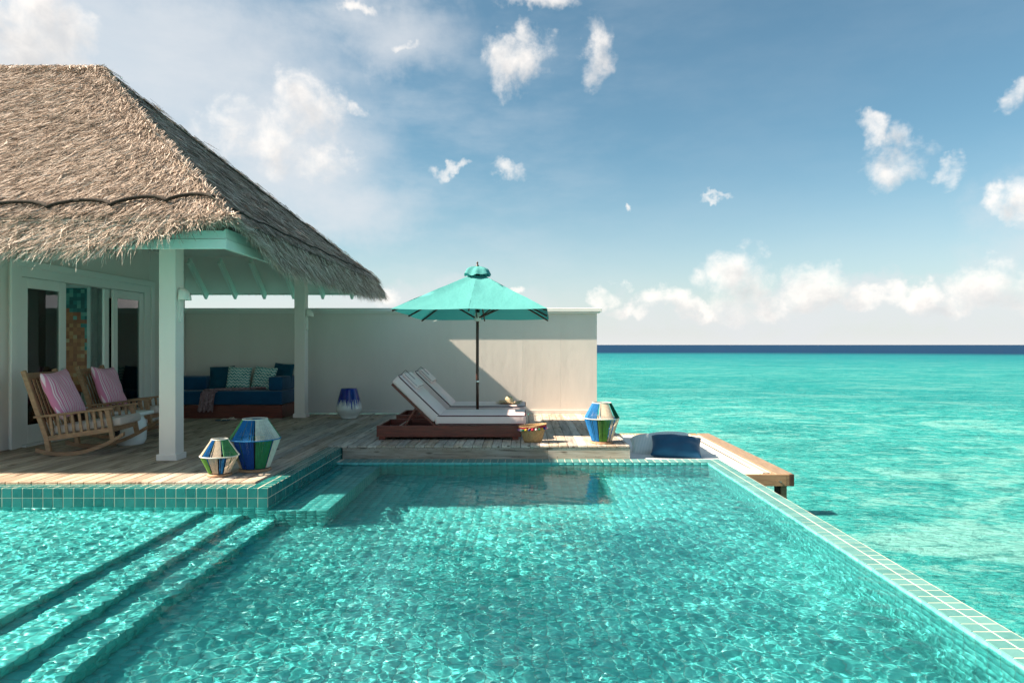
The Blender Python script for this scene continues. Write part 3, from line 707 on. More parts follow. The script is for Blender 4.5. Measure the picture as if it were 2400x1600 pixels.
# roof
EX, EY0, EY1, EZ = -3.12, 7.18, 14.30, 2.72        # thatch eave lines
RY = (EY0 + EY1) / 2; RX = EX - (RY - EY0); RZ = 5.70; SL = (RZ - EZ) / (RY - EY0)
FX, FY0, FY1, FZ = -3.2, 7.32, 14.15, 2.41         # fascia
XW = -14.0
roof = thing('x', None, None); bpy.data.objects.remove(roof)
def loc_villa(v): return (v[0] - VX, v[1] - 10.7, v[2])
th = .12
def ring(dx, dz): return [(XW, EY0 - dx, EZ + dz), (EX + dx, EY0 - dx, EZ + dz), (EX + dx, EY1 + dx, EZ + dz), (XW, EY1 + dx, EZ + dz)]
top = [(XW, EY0, EZ), (EX, EY0, EZ), (EX, EY1, EZ), (XW, EY1, EZ), (XW, RY, RZ), (RX, RY, RZ)]
bot = [(XW, EY0 + .12, EZ - th), (EX - .12, EY0 + .12, EZ - th), (EX - .12, EY1 - .12, EZ - th), (XW, EY1 - .12, EZ - th), (XW, RY, RZ - th - .06), (RX, RY, RZ - th - .06)]
g = G(); g.add([loc_villa(p) for p in top + bot], [(0, 1, 5, 4), (1, 2, 5), (2, 3, 4, 5), (7, 6, 10, 11), (8, 7, 11), (9, 8, 11, 10), (0, 6, 7, 1), (1, 7, 8, 2), (2, 8, 9, 3)])
roof = g.build('thatch_roof', M['thatch'], villa)

def ribbons(name, base, dirs, lens, widths, normals, curl, mat, parent, segs=2, rollsd=.5, tone=.52):
    """straw ribbons: base points, unit directions, lengths; curl lifts (+) or drops (-) the tip along the normal"""
    n = len(base); side = np.cross(dirs, normals); side /= np.linalg.norm(side, axis=1)[:, None] + 1e-9
    # roll each ribbon a little about its axis
    roll = rng.normal(0, rollsd, n)[:, None]; side = side * np.cos(roll) + normals * np.sin(roll)
    V = np.zeros((n, segs + 1, 2, 3))
    bend = rng.normal(0, .12, n)
    for s in range(segs + 1):
        t = s / segs; c = base + dirs * (lens * t)[:, None] + normals * (curl * t * t)[:, None] + np.cross(dirs, normals) * (bend * lens * t * t)[:, None]
        w = (widths * (1 - .75 * t ** 2) / 2)[:, None]
        V[:, s, 0] = c - side * w; V[:, s, 1] = c + side * w
    V = V.reshape(-1, 3) - np.array([VX, 10.7, 0]); k = (segs + 1) * 2; b = (np.arange(n) * k)[:, None]
    fs = [np.concatenate([b + 2 * s, b + 2 * s + 1, b + 2 * s + 3, b + 2 * s + 2], 1) for s in range(segs)]
    me = np_mesh(name, V, np.vstack(fs)); r = np.clip(rng.normal(tone, .28, n), 0, 1)
    at = me.attributes.new('rnd', 'FLOAT', 'POINT'); at.data.foreach_set('value', np.repeat(r, k).astype(np.float32))
    o = link(name, me, mat, parent); tag(o, kind='stuff'); return o
cs = 1 / math.sqrt(1 + SL * SL); sn = SL * cs
def slope_straw():
    # front slope
    n = 78000
    u = rng.uniform(-9.3, EX, n); d = np.clip(rng.integers(0, 26, n) * .145 + rng.normal(.03, .04, n), 0, RY - EY0 + .02)      # d: plan distance up from the eave
    keep = u < EX - d + .05; u, d = u[keep], d[keep]; n = len(u)
    nrm = np.tile([0, -sn, cs], (n, 1)); base = np.stack([u, EY0 + d, EZ + SL * d + .012], 1) + nrm * rng.uniform(0, .035, n)[:, None]
    hip = np.clip(1 - (EX - d - u) / .9, 0, 1)                                # near the hip straw runs straight down, elsewhere it leans left
    lean = (-.40 * (1 - hip) + .15 * hip) + rng.normal(0, .26, n)
    dirs = np.stack([lean, -cs * np.ones(n), -sn * np.ones(n)], 1) + nrm * rng.normal(.05, .09, n)[:, None]; dirs /= np.linalg.norm(dirs, axis=1)[:, None]
    base -= dirs * .1
    ribbons('straw', base, dirs, rng.uniform(.10, .26, n), rng.uniform(.004, .0095, n), nrm, rng.normal(.008, .020, n), M['strand'], roof, rollsd=.45, tone=.46)
    # right slope: its shade is partly put into a darker straw tone
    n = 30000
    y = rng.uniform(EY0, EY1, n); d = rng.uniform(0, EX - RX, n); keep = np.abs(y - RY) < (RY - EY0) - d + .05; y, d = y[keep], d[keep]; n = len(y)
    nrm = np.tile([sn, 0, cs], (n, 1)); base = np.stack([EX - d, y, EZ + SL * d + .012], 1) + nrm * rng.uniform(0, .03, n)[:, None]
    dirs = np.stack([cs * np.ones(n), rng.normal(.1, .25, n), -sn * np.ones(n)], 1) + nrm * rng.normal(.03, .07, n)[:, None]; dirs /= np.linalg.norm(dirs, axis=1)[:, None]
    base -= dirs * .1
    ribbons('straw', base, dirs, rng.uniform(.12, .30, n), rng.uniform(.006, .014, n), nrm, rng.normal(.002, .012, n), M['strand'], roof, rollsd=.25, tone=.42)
    # back slope close to its hip and the ridge crest, for the silhouette
    n = 5000
    t = rng.uniform(0, 1, n); base = np.stack([RX + (EX - RX) * t, RY + (EY1 - RY) * t, RZ + (EZ - RZ) * t + .02], 1) + rng.normal(0, .03, (n, 3))
    nrm = np.tile([.35, .35, .87], (n, 1)); dirs = np.stack([.62 + rng.normal(0, .15, n), .5 + rng.normal(0, .15, n), -.62 * np.ones(n)], 1); dirs /= np.linalg.norm(dirs, axis=1)[:, None]
    ribbons('straw', base, dirs, rng.uniform(.1, .25, n), rng.uniform(.006, .014, n), nrm, rng.normal(0, .01, n), M['strand'], roof)
    n = 3500
    base = np.stack([rng.uniform(-9.3, RX + .1, n), RY + rng.normal(0, .04, n), RZ + .015 + rng.uniform(0, .03, n)], 1); nrm = np.tile([0, 0, 1.], (n, 1))
    dirs = np.stack([rng.normal(0, .6, n), rng.choice([-1, 1], n) * cs, -sn * .9 * np.ones(n)], 1); dirs /= np.linalg.norm(dirs, axis=1)[:, None]
    ribbons('straw', base, dirs, rng.uniform(.12, .3, n), rng.uniform(.006, .014, n), nrm, rng.normal(.01, .02, n), M['strand'], roof)
slope_straw()
def eave_fringe():
    # front skirt
    n = 17000
    u = rng.uniform(-9.0, EX + .02, n); k = np.clip((u + 4.45) / 1.35, 0, 1); k = k * k * (3 - 2 * k)      # 1 at the corner: trimmed higher
    drop = .42 - .35 * k; out = .24 - .15 * k
    s = rng.uniform(0, .75, n)
    top = np.stack([u, EY0 + .06 - out * s, EZ + .055 - drop * s], 1) + rng.normal(0, .012, (n, 3))
    nrm = np.tile([0, -.87, .5], (n, 1))
    dirs = np.stack([-.42 * (1 - k) + .1 * k + rng.normal(0, .28, n), -out, -drop - .03], 1); dirs[:, 1] += rng.normal(0, .05, n); dirs /= np.linalg.norm(dirs, axis=1)[:, None]
    L = rng.uniform(.16, .36, n) * (1 - .55 * k)
    ribbons('fringe', top, dirs, L, rng.uniform(.006, .013, n), nrm, rng.normal(.0, .045, n), M['strand'], roof)
    # right skirt
    n = 20000
    y = rng.uniform(EY0 - .02, EY1 + .05, n); k = np.clip((8.3 - y) / 1.1, 0, 1); k = k * k * (3 - 2 * k); k2 = np.clip((y - 12.6) / 1.6, 0, 1)
    drop = .44 - .33 * k - .12 * k2; out = .22 - .10 * k; s = rng.uniform(0, .75, n)
    top = np.stack([EX - .06 + out * s, y, EZ + .055 - drop * s], 1) + rng.normal(0, .012, (n, 3)); nrm = np.tile([.87, 0, .5], (n, 1))
    dirs = np.stack([out * np.ones(n), .12 + rng.normal(0, .14, n), -drop - .03], 1); dirs /= np.linalg.norm(dirs, axis=1)[:, None]
    ribbons('fringe', top, dirs, rng.uniform(.15, .34, n) * (1 - .5 * k), rng.uniform(.006, .012, n), nrm, rng.normal(0, .03, n), M['strand'], roof)
    # back eave, seen from below against the sky
    n = 3500
    u = rng.uniform(-8, EX, n); top = np.stack([u, EY1 - .02 + rng.uniform(0, .12, n), 2.50 + rng.uniform(.0, .14, n)], 1); nrm = np.tile([0, .87, .5], (n, 1))
    dirs = np.stack([rng.normal(0, .25, n), .3 * np.ones(n), -np.ones(n)], 1); dirs /= np.linalg.norm(dirs, axis=1)[:, None]
    ribbons('fringe', top, dirs, rng.uniform(.04, .13, n), rng.uniform(.003, .006, n), nrm, rng.normal(0, .02, n), M['strand'], roof)
    # long loose tips
    n = 500
    u = rng.uniform(-9, -3.6, n); top = np.stack([u, EY0 - .10 + rng.uniform(-.05, .05, n), 2.52 + rng.uniform(-.05, .1, n)], 1)
    k = np.clip((u + 4.45) / 1.35, 0, 1); top[:, 2] += .2 * k; nrm = np.tile([0, -.87, .5], (n, 1)); dirs = np.stack([-.55 + rng.normal(0, .5, n), -.25 * np.ones(n), -np.ones(n)], 1); dirs /= np.linalg.norm(dirs, axis=1)[:, None]
    ribbons('fringe', top, dirs, rng.uniform(.2, .34, n), rng.uniform(.004, .007, n), nrm, rng.normal(0, .08, n), M['strand'], roof, 3)
eave_fringe()
def roof_rope():
    knots = [(-9.0, .02), (-8.2, .03), (-7.3, .02), (-6.45, .035), (-5.75, .03), (-5.05, .05), (-4.4, .09), (-3.85, .16), (-3.33, .18)]
    g = G(); pts = []
    for (a, da), (b_, db) in zip(knots[:-1], knots[1:]):
        for t in np.linspace(0, 1, 17)[:-1]:
            u = a + (b_ - a) * t; d = da + (db - da) * t + .10 * math.sin(math.pi * t) ** .6 + random.uniform(-.003, .003)
            pts.append(loc_villa((u, EY0 + d - .02, EZ + SL * d + .075)))
    g.tube(pts, .021, 7); g.build('rope', M['rope'], roof, smooth=True)
    g = G(); pts = []
    for y in np.linspace(7.6, EY1, 60):
        d = .10 + .05 * math.sin(y * 3.1) ** 2; pts.append(loc_villa((EX - d + .02, y, EZ + SL * d + .05)))
    g.tube(pts, .012, 7); g.build('rope', M['rope'], roof, smooth=True)
    g = G(); pts = []
    for y in np.linspace(11.3, 13.6, 30):
        d = (EY1 - y) * .93 - .1; pts.append(loc_villa((EX - d, y, EZ + SL * d + .05 + random.uniform(-.01, .01))))
    g.tube(pts, .018, 7); g.build('rope', M['rope'], roof, smooth=True)
roof_rope()
# fascia, soffit, rafters
def fas(boxes, name='fascia_board'): return vp(name, 'mint', boxes, c=.004)
fas([(XW, FX, FY0, FY0 + .045, FZ, FZ + .105)]); fas([(FX - .045, FX, FY0 + .046, FY1 - .046, FZ, FZ + .105)]); fas([(XW, FX, FY1 - .045, FY1, FZ, FZ + .105)])
fas([(XW, FX - .012, FY0 + .012, FY0 + .045, FZ + .106, FZ + .29)], 'upper_fascia'); fas([(FX - .045, FX - .012, FY0 + .046, FY1 - .046, FZ + .106, FZ + .29)], 'upper_fascia')
CZ = 3.10; cd = (CZ - FZ - .03) / .84
sof = []
z_ = FZ + .03; a0, b0, a1, b1 = FY0 + .05, FX - .05, FY1 - .05, XW
g = G()
P8 = [(XW, a0, z_), (b0, a0, z_), (b0, a1, z_), (XW, a1, z_), (XW, a0 + cd, CZ), (b0 - cd, a0 + cd, CZ), (b0 - cd, a1 - cd, CZ), (XW, a1 - cd, CZ)]
g.add([loc_villa(p) for p in P8], [(0, 4, 5, 1), (1, 5, 6, 2), (2, 6, 7, 3), (5, 4, 7, 6)])
g.build('soffit', M['soffit'], villa)
sl = (CZ - z_) / cd
for i in range(7):
    x = -3.55 - .6 * i
    dd = min(cd, (b0 - x) * 1.0) if x > b0 - cd else cd
    g = G(); p0 = Vector(loc_villa((x, a1 - .02, z_ - .06))); p1 = Vector(loc_villa((x, a1 - dd, z_ + sl * dd - .075)))
    g.bar(p0, p1, .05, .17, .003); g.build('rafter', M['mint'], villa)

# ---- inside the room
o = G().box(-.55, .55, -.012, .012, 0, 2.05, .003).build('mosaic_panel', M['mosaic'], loc=(-9.06, 13.48, .45)); tag(o, 'teal and orange pixel mosaic panel on the room wall behind the doors', 'artwork')
tv = thing('television', 'dark flat television on the room wall right of the mosaic panel', 'television', (-8.02, 13.25, 1.05), R(-24))
G().box(-.36, .36, -.03, .0, 0, .62, .006).build('body', M['black'], tv); G().box(-.345, .345, -.033, -.031, .015, .605).build('screen', M['screen'], tv); G().box(-.05, .05, .001, .13, .22, .4, .004).build('bracket', M['black'], tv)
o = G().box(-.06, .06, -.012, 0, -.05, .05, .004).build('wall_socket', M['trim'], loc=(-8.42, 13.497, 1.36)); tag(o, 'small pale wall socket beside the television', 'socket')
g = G()
def cur(u, v): 
    y = 11.35 + .75 * u; return (-7.28 + .05 * math.sin(u * 46) + .02 * math.sin(u * 17), y, .03 + 2.55 * v)
g.grid(60, 6, cur); o = g.build('curtain', pm('white_voile', (.52, .55, .53), .9), smooth=True); tag(o, 'pale gathered curtain hanging behind the right glass door', 'curtain')
sf = thing('bed', 'dark red bed with orange bedding seen through the open doors', 'bed', (-8.9, 11.6, 0))
G().rbox(-.8, .8, -.9, .9, .15, .55, .06).build('mattress', pm('dark_red_bedding', (.16, .02, .035), .9), sf, smooth=True); G().box(-.85, .85, -.95, .95, 0, .149, .01).build('bed_frame', M['mahogany'], sf)
G().rbox(-.6, .6, .3, .85, .552, .72, .07).build('bolster', pm('orange_bedding', (.42, .13, .05), .9, (.5, .22, .1), 30), sf, smooth=True)

# ---- wall lamps
def wall_lamp(loc, label):
    t = thing('wall_lamp', label, 'lamp', loc, 0, 'wall lamps on the veranda columns')
    g = G(); pr = []
    for k in range(25):                                   # rounded tall back plate, face +X
        a = 2 * math.pi * k / 24; pr.append((.045 * math.cos(a), (.165 if math.sin(a) > 0 else -.165) + .045 * math.sin(a)))
    n = len(pr) - 1
    v = [(0.001, p[0], p[1]) for p in pr[:-1]] + [(.022, p[0] * .96, p[1] * .985) for p in pr[:-1]]
    g.add(v, [tuple(range(n))[::-1], tuple(range(n, 2 * n))] + [(i, (i + 1) % n, n + (i + 1) % n, n + i) for i in range(n)])
    g.build('back_plate', M['lamp'], t)
    g = G(); g.grid(20, 12, lambda u, v: (.022 + .115 * math.sin(math.pi * u) * math.cos(v * math.pi / 2 * .98), -.085 * math.cos(math.pi * u) * (math.cos(v * math.pi / 2 * .98) ** .6), .06 + .145 * math.sin(v * math.pi / 2)))
    o = g.build('lamp_shade', M['lamp'], t, smooth=True); md = o.modifiers.new('s', 'SOLIDIFY'); md.thickness = .006
    return t
wall_lamp((-4.17, 8.25, 1.86), 'ivory hooded wall lamp on the near veranda column')
wall_lamp((-4.17, 13.04, 1.86), 'small ivory hooded wall lamp on the far veranda column')

# ================================================================== OBJECTS
def pillow_mesh(w, h, t, n=18, wr=.012, seed=0, pinch=.07):
    r = np.random.default_rng(seed); ph = r.uniform(0, 6.28, 6); g = G()
    def side(sg):
        def fn(u, v):
            a, b_ = u * 2 - 1, v * 2 - 1; x = w / 2 * a * (1 - pinch * (1 - b_ * b_)); y = h / 2 * b_ * (1 - pinch * (1 - a * a))
            e = max(0, (1 - a ** 4) * (1 - b_ ** 4)) ** .55
            z = sg * (t / 2 * e + wr * e * (math.sin(6 * a + 4 * b_ + ph[0]) * .5 + math.sin(9 * b_ - 5 * a + ph[1]) * .35 + .4 * math.sin(13 * a * b_ + ph[2]))) + .02 * math.sin(3 * a + ph[3]) * math.sin(2.5 * b_ + ph[4]) * (1 - e * .5)
            return (x, y, z)
        return fn
    g.grid(n, n, side(1)); g.grid(n, n, side(-1), flip=True)
    bm = bmesh.new(); me = g.mesh('pillow'); bm.from_mesh(me); bmesh.ops.remove_doubles(bm, verts=bm.verts, dist=.0005); bm.to_mesh(me); bm.free(); me.shade_smooth(); return me
def pillow(w, h, t, mat, loc, rot, label, seed=0, group=None, name='pillow', wr=.012):
    o = link(name, pillow_mesh(w, h, t, seed=seed, wr=wr), M[mat], None, loc, rot); md = o.modifiers.new('sub', 'SUBSURF'); md.levels = 1; md.render_levels = 1
    return tag(o, label, 'pillow', group)
def facing(normal, roll=0.0):
    """rotation that turns a pillow's +Z to 'normal' with its +Y kept upwards"""
    z = Vector(normal).normalized(); x = Vector((0, 0, 1)).cross(z).normalized(); y = z.cross(x)
    Mx = Matrix((x, y, z)).transposed(); return (Mx @ Matrix.Rotation(roll, 3, 'Z')).to_euler()

# ---- sun loungers
def rrect(x0, x1, y0, y1, r, z, n=5):
    pts = []
    for cx, cy, a0 in ((x1 - r, y1 - r, 0), (x0 + r, y1 - r, 90), (x0 + r, y0 + r, 180), (x1 - r, y0 + r, 270)):
        for i in range(n): a = R(a0 + 90 * i / (n - 1)); pts.append((cx + r * math.cos(a), cy + r * math.sin(a), z))
    return pts
def make_lounger():
    t = thing('sun_lounger', 'mahogany sun lounger with pale pink mattress nearest the pool, basket at its foot', 'sun lounger', (-2.15, 9.9, 0), 0, 'sun loungers under the parasol')
    L, W_ = 2.09, .90
    def p(name, boxes, parent=t, c=.004, mat='mahogany'):
        g = G(); [g.box(*b_, c) for b_ in boxes]; return g.build(name, M[mat], parent)
    for y in (0, W_ - .035): p('side_rail', [(0, L, y, y + .035, .045, .21)])
    p('end_rail', [(0.001, .035, .036, W_ - .036, .05, .205)]); p('end_rail', [(L - .036, L - .001, .036, W_ - .036, .05, .205)])
    p('cross_bar', [(.30, .345, .036, W_ - .036, .13, .20)]); p('cross_bar', [(.80, .85, .036, W_ - .036, .13, .205)])
    p('floor_panel', [(.04, L - .04, .037, W_ - .037, .052, .075)])
    for x in (.03, L - .12):
        for y in (.004, W_ - .064): p('leg', [(x, x + .09, y, y + .06, 0, .0445)])
    p('platform', [(.851, L - .037, .04, W_ - .04, .185, .207)])
    mt = G().rbox(.845, L + .075, .01, W_ - .01, .212, .365, .038, 4).build('mattress', M['canvas'], t, smooth=True)
    g = G(); g.tube(rrect(.853, L + .067, .018, W_ - .018, .05, .348), .010, 6, closed=True); g.tube(rrect(.853, L + .067, .018, W_ - .018, .05, .232), .010, 6, closed=True); g.build('piping', M['piping'], mt, smooth=True)
    # backrest, hinged at x=.83, rising to the left at 44 degrees
    A_ = R(44); H = Vector((.835, 0, .215))
    Mx = Matrix.Translation(H) @ Matrix.Rotation(-(math.pi - A_), 4, 'Y')      # local +X runs up the back; local -Z faces the sitter... flip below
    Mx = Matrix(((-math.cos(A_), 0, math.sin(A_), H.x), (0, 1, 0, 0), (math.sin(A_), 0, math.cos(A_), H.z), (0, 0, 0, 1)))
    def bp(name, g, mat, parent=t, smooth=False):
        g.v = [tuple(Mx @ Vector(q)) for q in g.v]; return g.build(name, M[mat], parent, smooth)
    bp('backrest_board', G().box(-.02, .86, .03, W_ - .03, -.02, .012, .003), 'mahogany')
    cu = bp('back_cushion', G().rbox(.03, .885, .012, W_ - .012, .014, .165, .038, 4), 'canvas', smooth=True)
    g = G(); g.tube(rrect(.04, .877, .02, W_ - .02, .05, .149), .010, 6, closed=True); bp('piping', g, 'piping', cu, True)
    hp = bp('head_pillow', G().rbox(.56, .86, .16, W_ - .16, .166, .225, .026, 4), 'canvas', smooth=True)
    g = G(); g.tube(rrect(.566, .854, .166, W_ - .166, .03, .212), .005, 6, closed=True); bp('piping', g, 'piping', hp, True)
    bp('strap', G().box(.70, .893, .40, .43, .2255, .2295), 'piping', hp); bp('strap', G().box(.8955, .8985, .40, .43, .0, .225), 'piping', hp)
    for y in (.075, W_ - .075):
        g = G(); g.bar((.40, y, .205), (.40 + .155, y, .455), .03, .03, .003, up=(0, 1, 0)); g.build('prop', M['mahogany'], t)
    return t
lg = make_lounger()
l2 = copy_tree(lg); l2.location = (-2.15, 11.42, 0); l2['label'] = 'mahogany sun lounger with pale pink mattress nearest the wall, straw hat on it'

# ---- parasol
def make_parasol():
    PX, PY = -.77, 11.1
    t = thing('parasol', 'square aqua canvas parasol on a dark brown pole above the loungers', 'parasol', (PX, PY, 0))
    rz = R(-2.7)
    def rim(a, b_):      # a,b in -1..1 : canopy rim point (local), tilted slightly towards the wall
        x, y = a * 1.15, b_ * 1.12; c, s = math.cos(rz), math.sin(rz); return Vector((x * c - y * s, x * s + y * c, 1.872 - .038 * b_))
    apex = Vector((0, 0, 2.56))
    cor = [(-1, -1), (0, -1), (1, -1), (1, 0), (1, 1), (0, 1), (-1, 1), (-1, 0)]
    g = G(); NS, NR = 8, 10
    for k in range(8):
        p0, p1 = rim(*cor[k]), rim(*cor[(k + 1) % 8])
        if k % 2 == 0: pass
        def fn(u, v, p0=p0, p1=p1):
            e = p0.lerp(p1, u); q = apex.lerp(e, .10 + .90 * v)
            q.z -= .022 * math.sin(math.pi * v) * math.sin(math.pi * u) + .012 * math.sin(math.pi * u) * v           # cloth sags between ribs
            q.z += (.007 * math.sin(9 * u + 5 * v + k) + .006 * math.sin(17 * v - 6 * u + 2 * k)) * v * (1 - v) * 2
            return q
        g.grid(NS, NR, fn, flip=True)
    # short drop hem along the rim
    me = g.mesh('canopy', smooth=False); bm = bmesh.new(); bm.from_mesh(me); bmesh.ops.remove_doubles(bm, verts=bm.verts, dist=.002); bm.to_mesh(me); bm.free(); me.shade_smooth(); me.set_sharp_from_angle(angle=R(9))
    link('canopy', me, M['canopy'], t)
    g = G()
    def vent(u, v):
        a = 2 * math.pi * u; sq = 1 / max(abs(math.cos(a)), abs(math.sin(a))) ** .55; r = .025 + .205 * v * sq * (1 + .04 * math.cos(8 * a + 1) * v)
        z = 2.655 - .02 * v - .085 * v ** 2 + .012 * math.cos(8 * a) * v ** 1.2 + .012 * math.sin(5 * a + 1) * v - .045 * max(0, v - .72) / .28
        return (r * math.cos(a) * (1 - .06 * max(0, v - .72) / .28), r * math.sin(a), z)
    g.grid(64, 12, vent, flip=True); g.build('vent_cap', M['canopy'], t, smooth=True)
    G().lathe([(0.0001, 2.735), (.012, 2.725), (.017, 2.71), (.010, 2.695), (.012, 2.685), (.026, 2.672), (.03, 2.655), (.03, 2.64)], 14).build('finial', M['pole'], t, smooth=True)
    G().tube([(0, 0, .02), (0, 0, .8), (0, 0, 1.5), (0, 0, 2.66)], .024, 16).build('pole', M['pole'], t, smooth=True)
    G().lathe([(.0255, .775), (.0265, .778), (.0265, .798), (.0255, .80)], 18).build('joint_band', M['brass'], t, smooth=True)
    G().lathe([(.0245, 1.76), (.05, 1.765), (.055, 1.80), (.05, 1.86), (.038, 1.90), (.0245, 1.905)], 18).build('runner_hub', M['lamp'], t, smooth=True)
    G().lathe([(.0245, 2.44), (.045, 2.45), (.045, 2.52), (.0245, 2.53)], 16).build('top_hub', M['pole'], t, smooth=True)
    G().tube([(.03, -.03, 1.9), (.034, -.034, 1.82), (.03, -.038, 1.73), (.033, -.033, 1.66)], .006, 6).build('pull_cord', M['cord'], t, smooth=True)
    for k in range(8):
        e = rim(*cor[k]); d = (e - Vector((0, 0, e.z))).normalized(); top_ = Vector((0, 0, 2.50)) + d * .04
        g = G(); g.bar(top_ + Vector((0, 0, -.06)), e.lerp(Vector((0, 0, e.z)), .015) + Vector((0, 0, -.026)), .022, .026, .003); rb = g.build('rib', M['pole'], t)
        mid = top_.lerp(e, .5) + Vector((0, 0, -.045)); g = G(); g.bar(Vector((0, 0, 1.82)) + d * .05, mid, .016, .02, .002); g.build('strut', M['pole'], rb)
    G().tube([rim(-.72, 1) + Vector((0, 0, .0)), rim(-.80, 1.01) + Vector((0, 0, -.03)), rim(-.83, 1.0) + Vector((0, 0, -.06))], .004, 5).build('tie_cord', M['white'], t)
    G().lathe([(.26, 0.0), (.27, .01), (.27, .05), (.25, .06), (.06, .065), (.045, .10), (.04, .30), (.027, .302)], 28).build('base', M['black'], t, smooth=True, angle=None)
make_parasol()

# ---- cord lanterns
def lantern(label, loc, H, zw, rt, rw, rb, upper, lower, rz=0):
    t = thing('lantern', label, 'lantern', loc, rz, 'striped cord lanterns')
    zb = .028; zt = H
    def pt(a, r, z): return (r * math.sin(a), -r * math.cos(a), z)
    def panel(name, col, a0, a1, r0, z0, r1, z1):
        g = G(); sp = .0098 / rw; n = max(2, int(R(a1 - a0) / sp))
        for i in range(n):
            if i in (0, n - 1) or random.random() < .07: continue
            a = R(a0) + R(a1 - a0) * (i + .5) / n + random.uniform(-.1, .1) * sp; b_ = a + random.uniform(-.12, .12) * sp
            g.tube([pt(a, r0, z0), pt(b_, r1, z1)], (.0036 if col != 'white' and col != 'cream' else .0030), 4, cap=False)
        return g.build('cord_panel', M['cord_' + col], t)
    for col, a0, a1 in upper: panel('u', col, a0, a1, rw, zw + .003, rt, zt)
    for col, a0, a1 in lower: panel('l', col, a0, a1, rb, zb + .004, rw, zw - .003)
    def ringt(r, z, rad, col, name='ring'):
        g = G(); g.tube([pt(2 * math.pi * i / 48, r, z) for i in range(48)], rad, 6, closed=True); g.build(name, M[col], t, smooth=True)
    ringt(rw + .002, zw, .0065, 'cord_white' if rw < .26 else 'cord_sky'); ringt(rt, zt, .007, 'cord_white', 'top_ring'); ringt(rb, zb + .006, .006, 'black', 'bottom_ring')
    G().lathe([(0.001, 0), (rb + .012, 0), (rb + .02, .006), (rb + .02, .02), (rb + .012, zb), (0.001, zb)], 40).build('wooden_base', M['teak'], t, smooth=False, angle=35)
    g = G(); g.lathe([(rb * .45, zb + .001), (rb * .45, zb + .02), (rb * .42, H * .55), (rb * .40, H * .56)], 20); g.build('inner_tube', M['black'], t, smooth=True)
    return t
lantern('small striped cord lantern with green, cream and blue panels at the deck corner', (-3.225, 7.216, 0), .385, .215, .08, .190, .105,
        [('cream', -95, -40), ('sky', -40, -8), ('cream', -8, 32), ('sage', 32, 95), ('white', 95, 150), ('blue', 150, 210), ('green', 210, 265)],
        [('leaf', -95, -16), ('cream', -16, 20), ('blue', 20, 42), ('cream', 42, 100), ('green', 100, 170), ('blue', 170, 265)])
lantern('large striped cord lantern with blue front panel beside the small lantern', (-2.975, 7.53, 0), .565, .35, .128, .266, .152,
        [('sage', -100, -42), ('blue', -42, 20), ('white', 20, 100), ('green', 100, 160), ('blue', 160, 215), ('white', 215, 260)],
        [('beige', -100, -35), ('navy', -35, 20), ('green', 20, 64), ('white', 64, 110), ('blue', 110, 180), ('green', 180, 260)])
lantern('striped cord lantern with green and beige panels at the right end of the deck', (1.086, 9.63, 0), .565, .352, .130, .245, .140,
        [('sky', -95, -19), ('cream', -19, 40), ('forest', 40, 100), ('white', 100, 170), ('blue', 170, 265)],
        [('blue', -95, -20), ('leaf', -20, 24), ('beige', 24, 40), ('cream', 42, 100), ('blue', 100, 180), ('green', 180, 265)])

# ---- ceramic stool by the wall
g = G(); g.lathe([(.001, 0), (.135, 0), (.152, .006), (.155, .018), (.150, .024), (.19, .07), (.228, .125), (.242, .165), (.240, .20), (.225, .27), (.197, .38), (.168, .49), (.153, .545), (.146, .562), (.13, .568), (.001, .566)], 56)
o = g.build('ceramic_stool', M['drip'], smooth=True, loc=(-3.317, 12.88, 0)); tag(o, 'white ceramic stool with dripping cobalt blue glaze against the wall', 'stool')

# ---- basket with pompoms
def make_basket():
    t = thing('straw_basket', 'woven straw basket with red trim and coloured pompoms at the lounger foot', 'basket', (.115, 9.70, 0), R(8))
    def rad(v): return .118 + .066 * v ** .8
    def rimz(a, v): return .008 + (.232 + .018 * math.cos(a)) * v
    def fn(s):
        def f(u, v):
            a = 2 * math.pi * u; r = rad(v) - s; return (r * 1.05 * math.cos(a), r * .72 * math.sin(a), rimz(a, v))
        return f
    g = G(); g.grid(64, 14, fn(0)); g.build('body', M['palm'], t, smooth=True)
    g = G(); g.grid(64, 14, fn(.006), flip=True); g.add([(.11 * 1.05 * math.cos(2 * math.pi * i / 40), .11 * .72 * math.sin(2 * math.pi * i / 40), .009) for i in range(40)], [tuple(range(40))]); g.build('lining', M['palm'], t, smooth=True)
    def band(v0, v1, off):
        g = G(); g.grid(64, 3, lambda u, v: (lambda a, vv: ((rad(vv) + off) * 1.05 * math.cos(a), (rad(vv) + off) * .72 * math.sin(a), rimz(a, vv)))(2 * math.pi * u, v0 + (v1 - v0) * v)); return g
    band(.80, 1.0, .004).build('red_trim', M['red'], t, smooth=True)
    g = G(); g.tube([fn(-.003)(i / 48, 1.0) for i in range(48)], .007, 6, closed=True); g.build('rim', M['palm'], t, smooth=True)
    cols = ['pomwhite', 'pomgreen', 'pomyellow', 'pomblue', 'pompink', 'pomwhite', 'pomgreen', 'pomyellow', 'pomblue', 'red']
    for i in range(26):
        a = 2 * math.pi * i / 26; q = fn(-.020)(i / 26, .80); g = G(); rr = .019 * random.uniform(.85, 1.15)
        g.lathe([(.0005, -rr)] + [(rr * math.cos(e), rr * math.sin(e)) for e in np.linspace(-1.2, 1.2, 6)] + [(.0005, rr)], 9); g.build('pompom', M[cols[i % 10]], t, smooth=True, loc=q)
    for sy, lean in ((-1, .05), (1, -.02)):
        g = G(); pts = []
        for i in range(17):
            a = math.pi * i / 16; pts.append((-.085 * math.cos(a), sy * (.138 + .055 * math.sin(a)), .20 + .035 * math.sin(a)))
        g.tube(pts, .006, 7); g.build('handle', M['palm'], t, smooth=True)
make_basket()

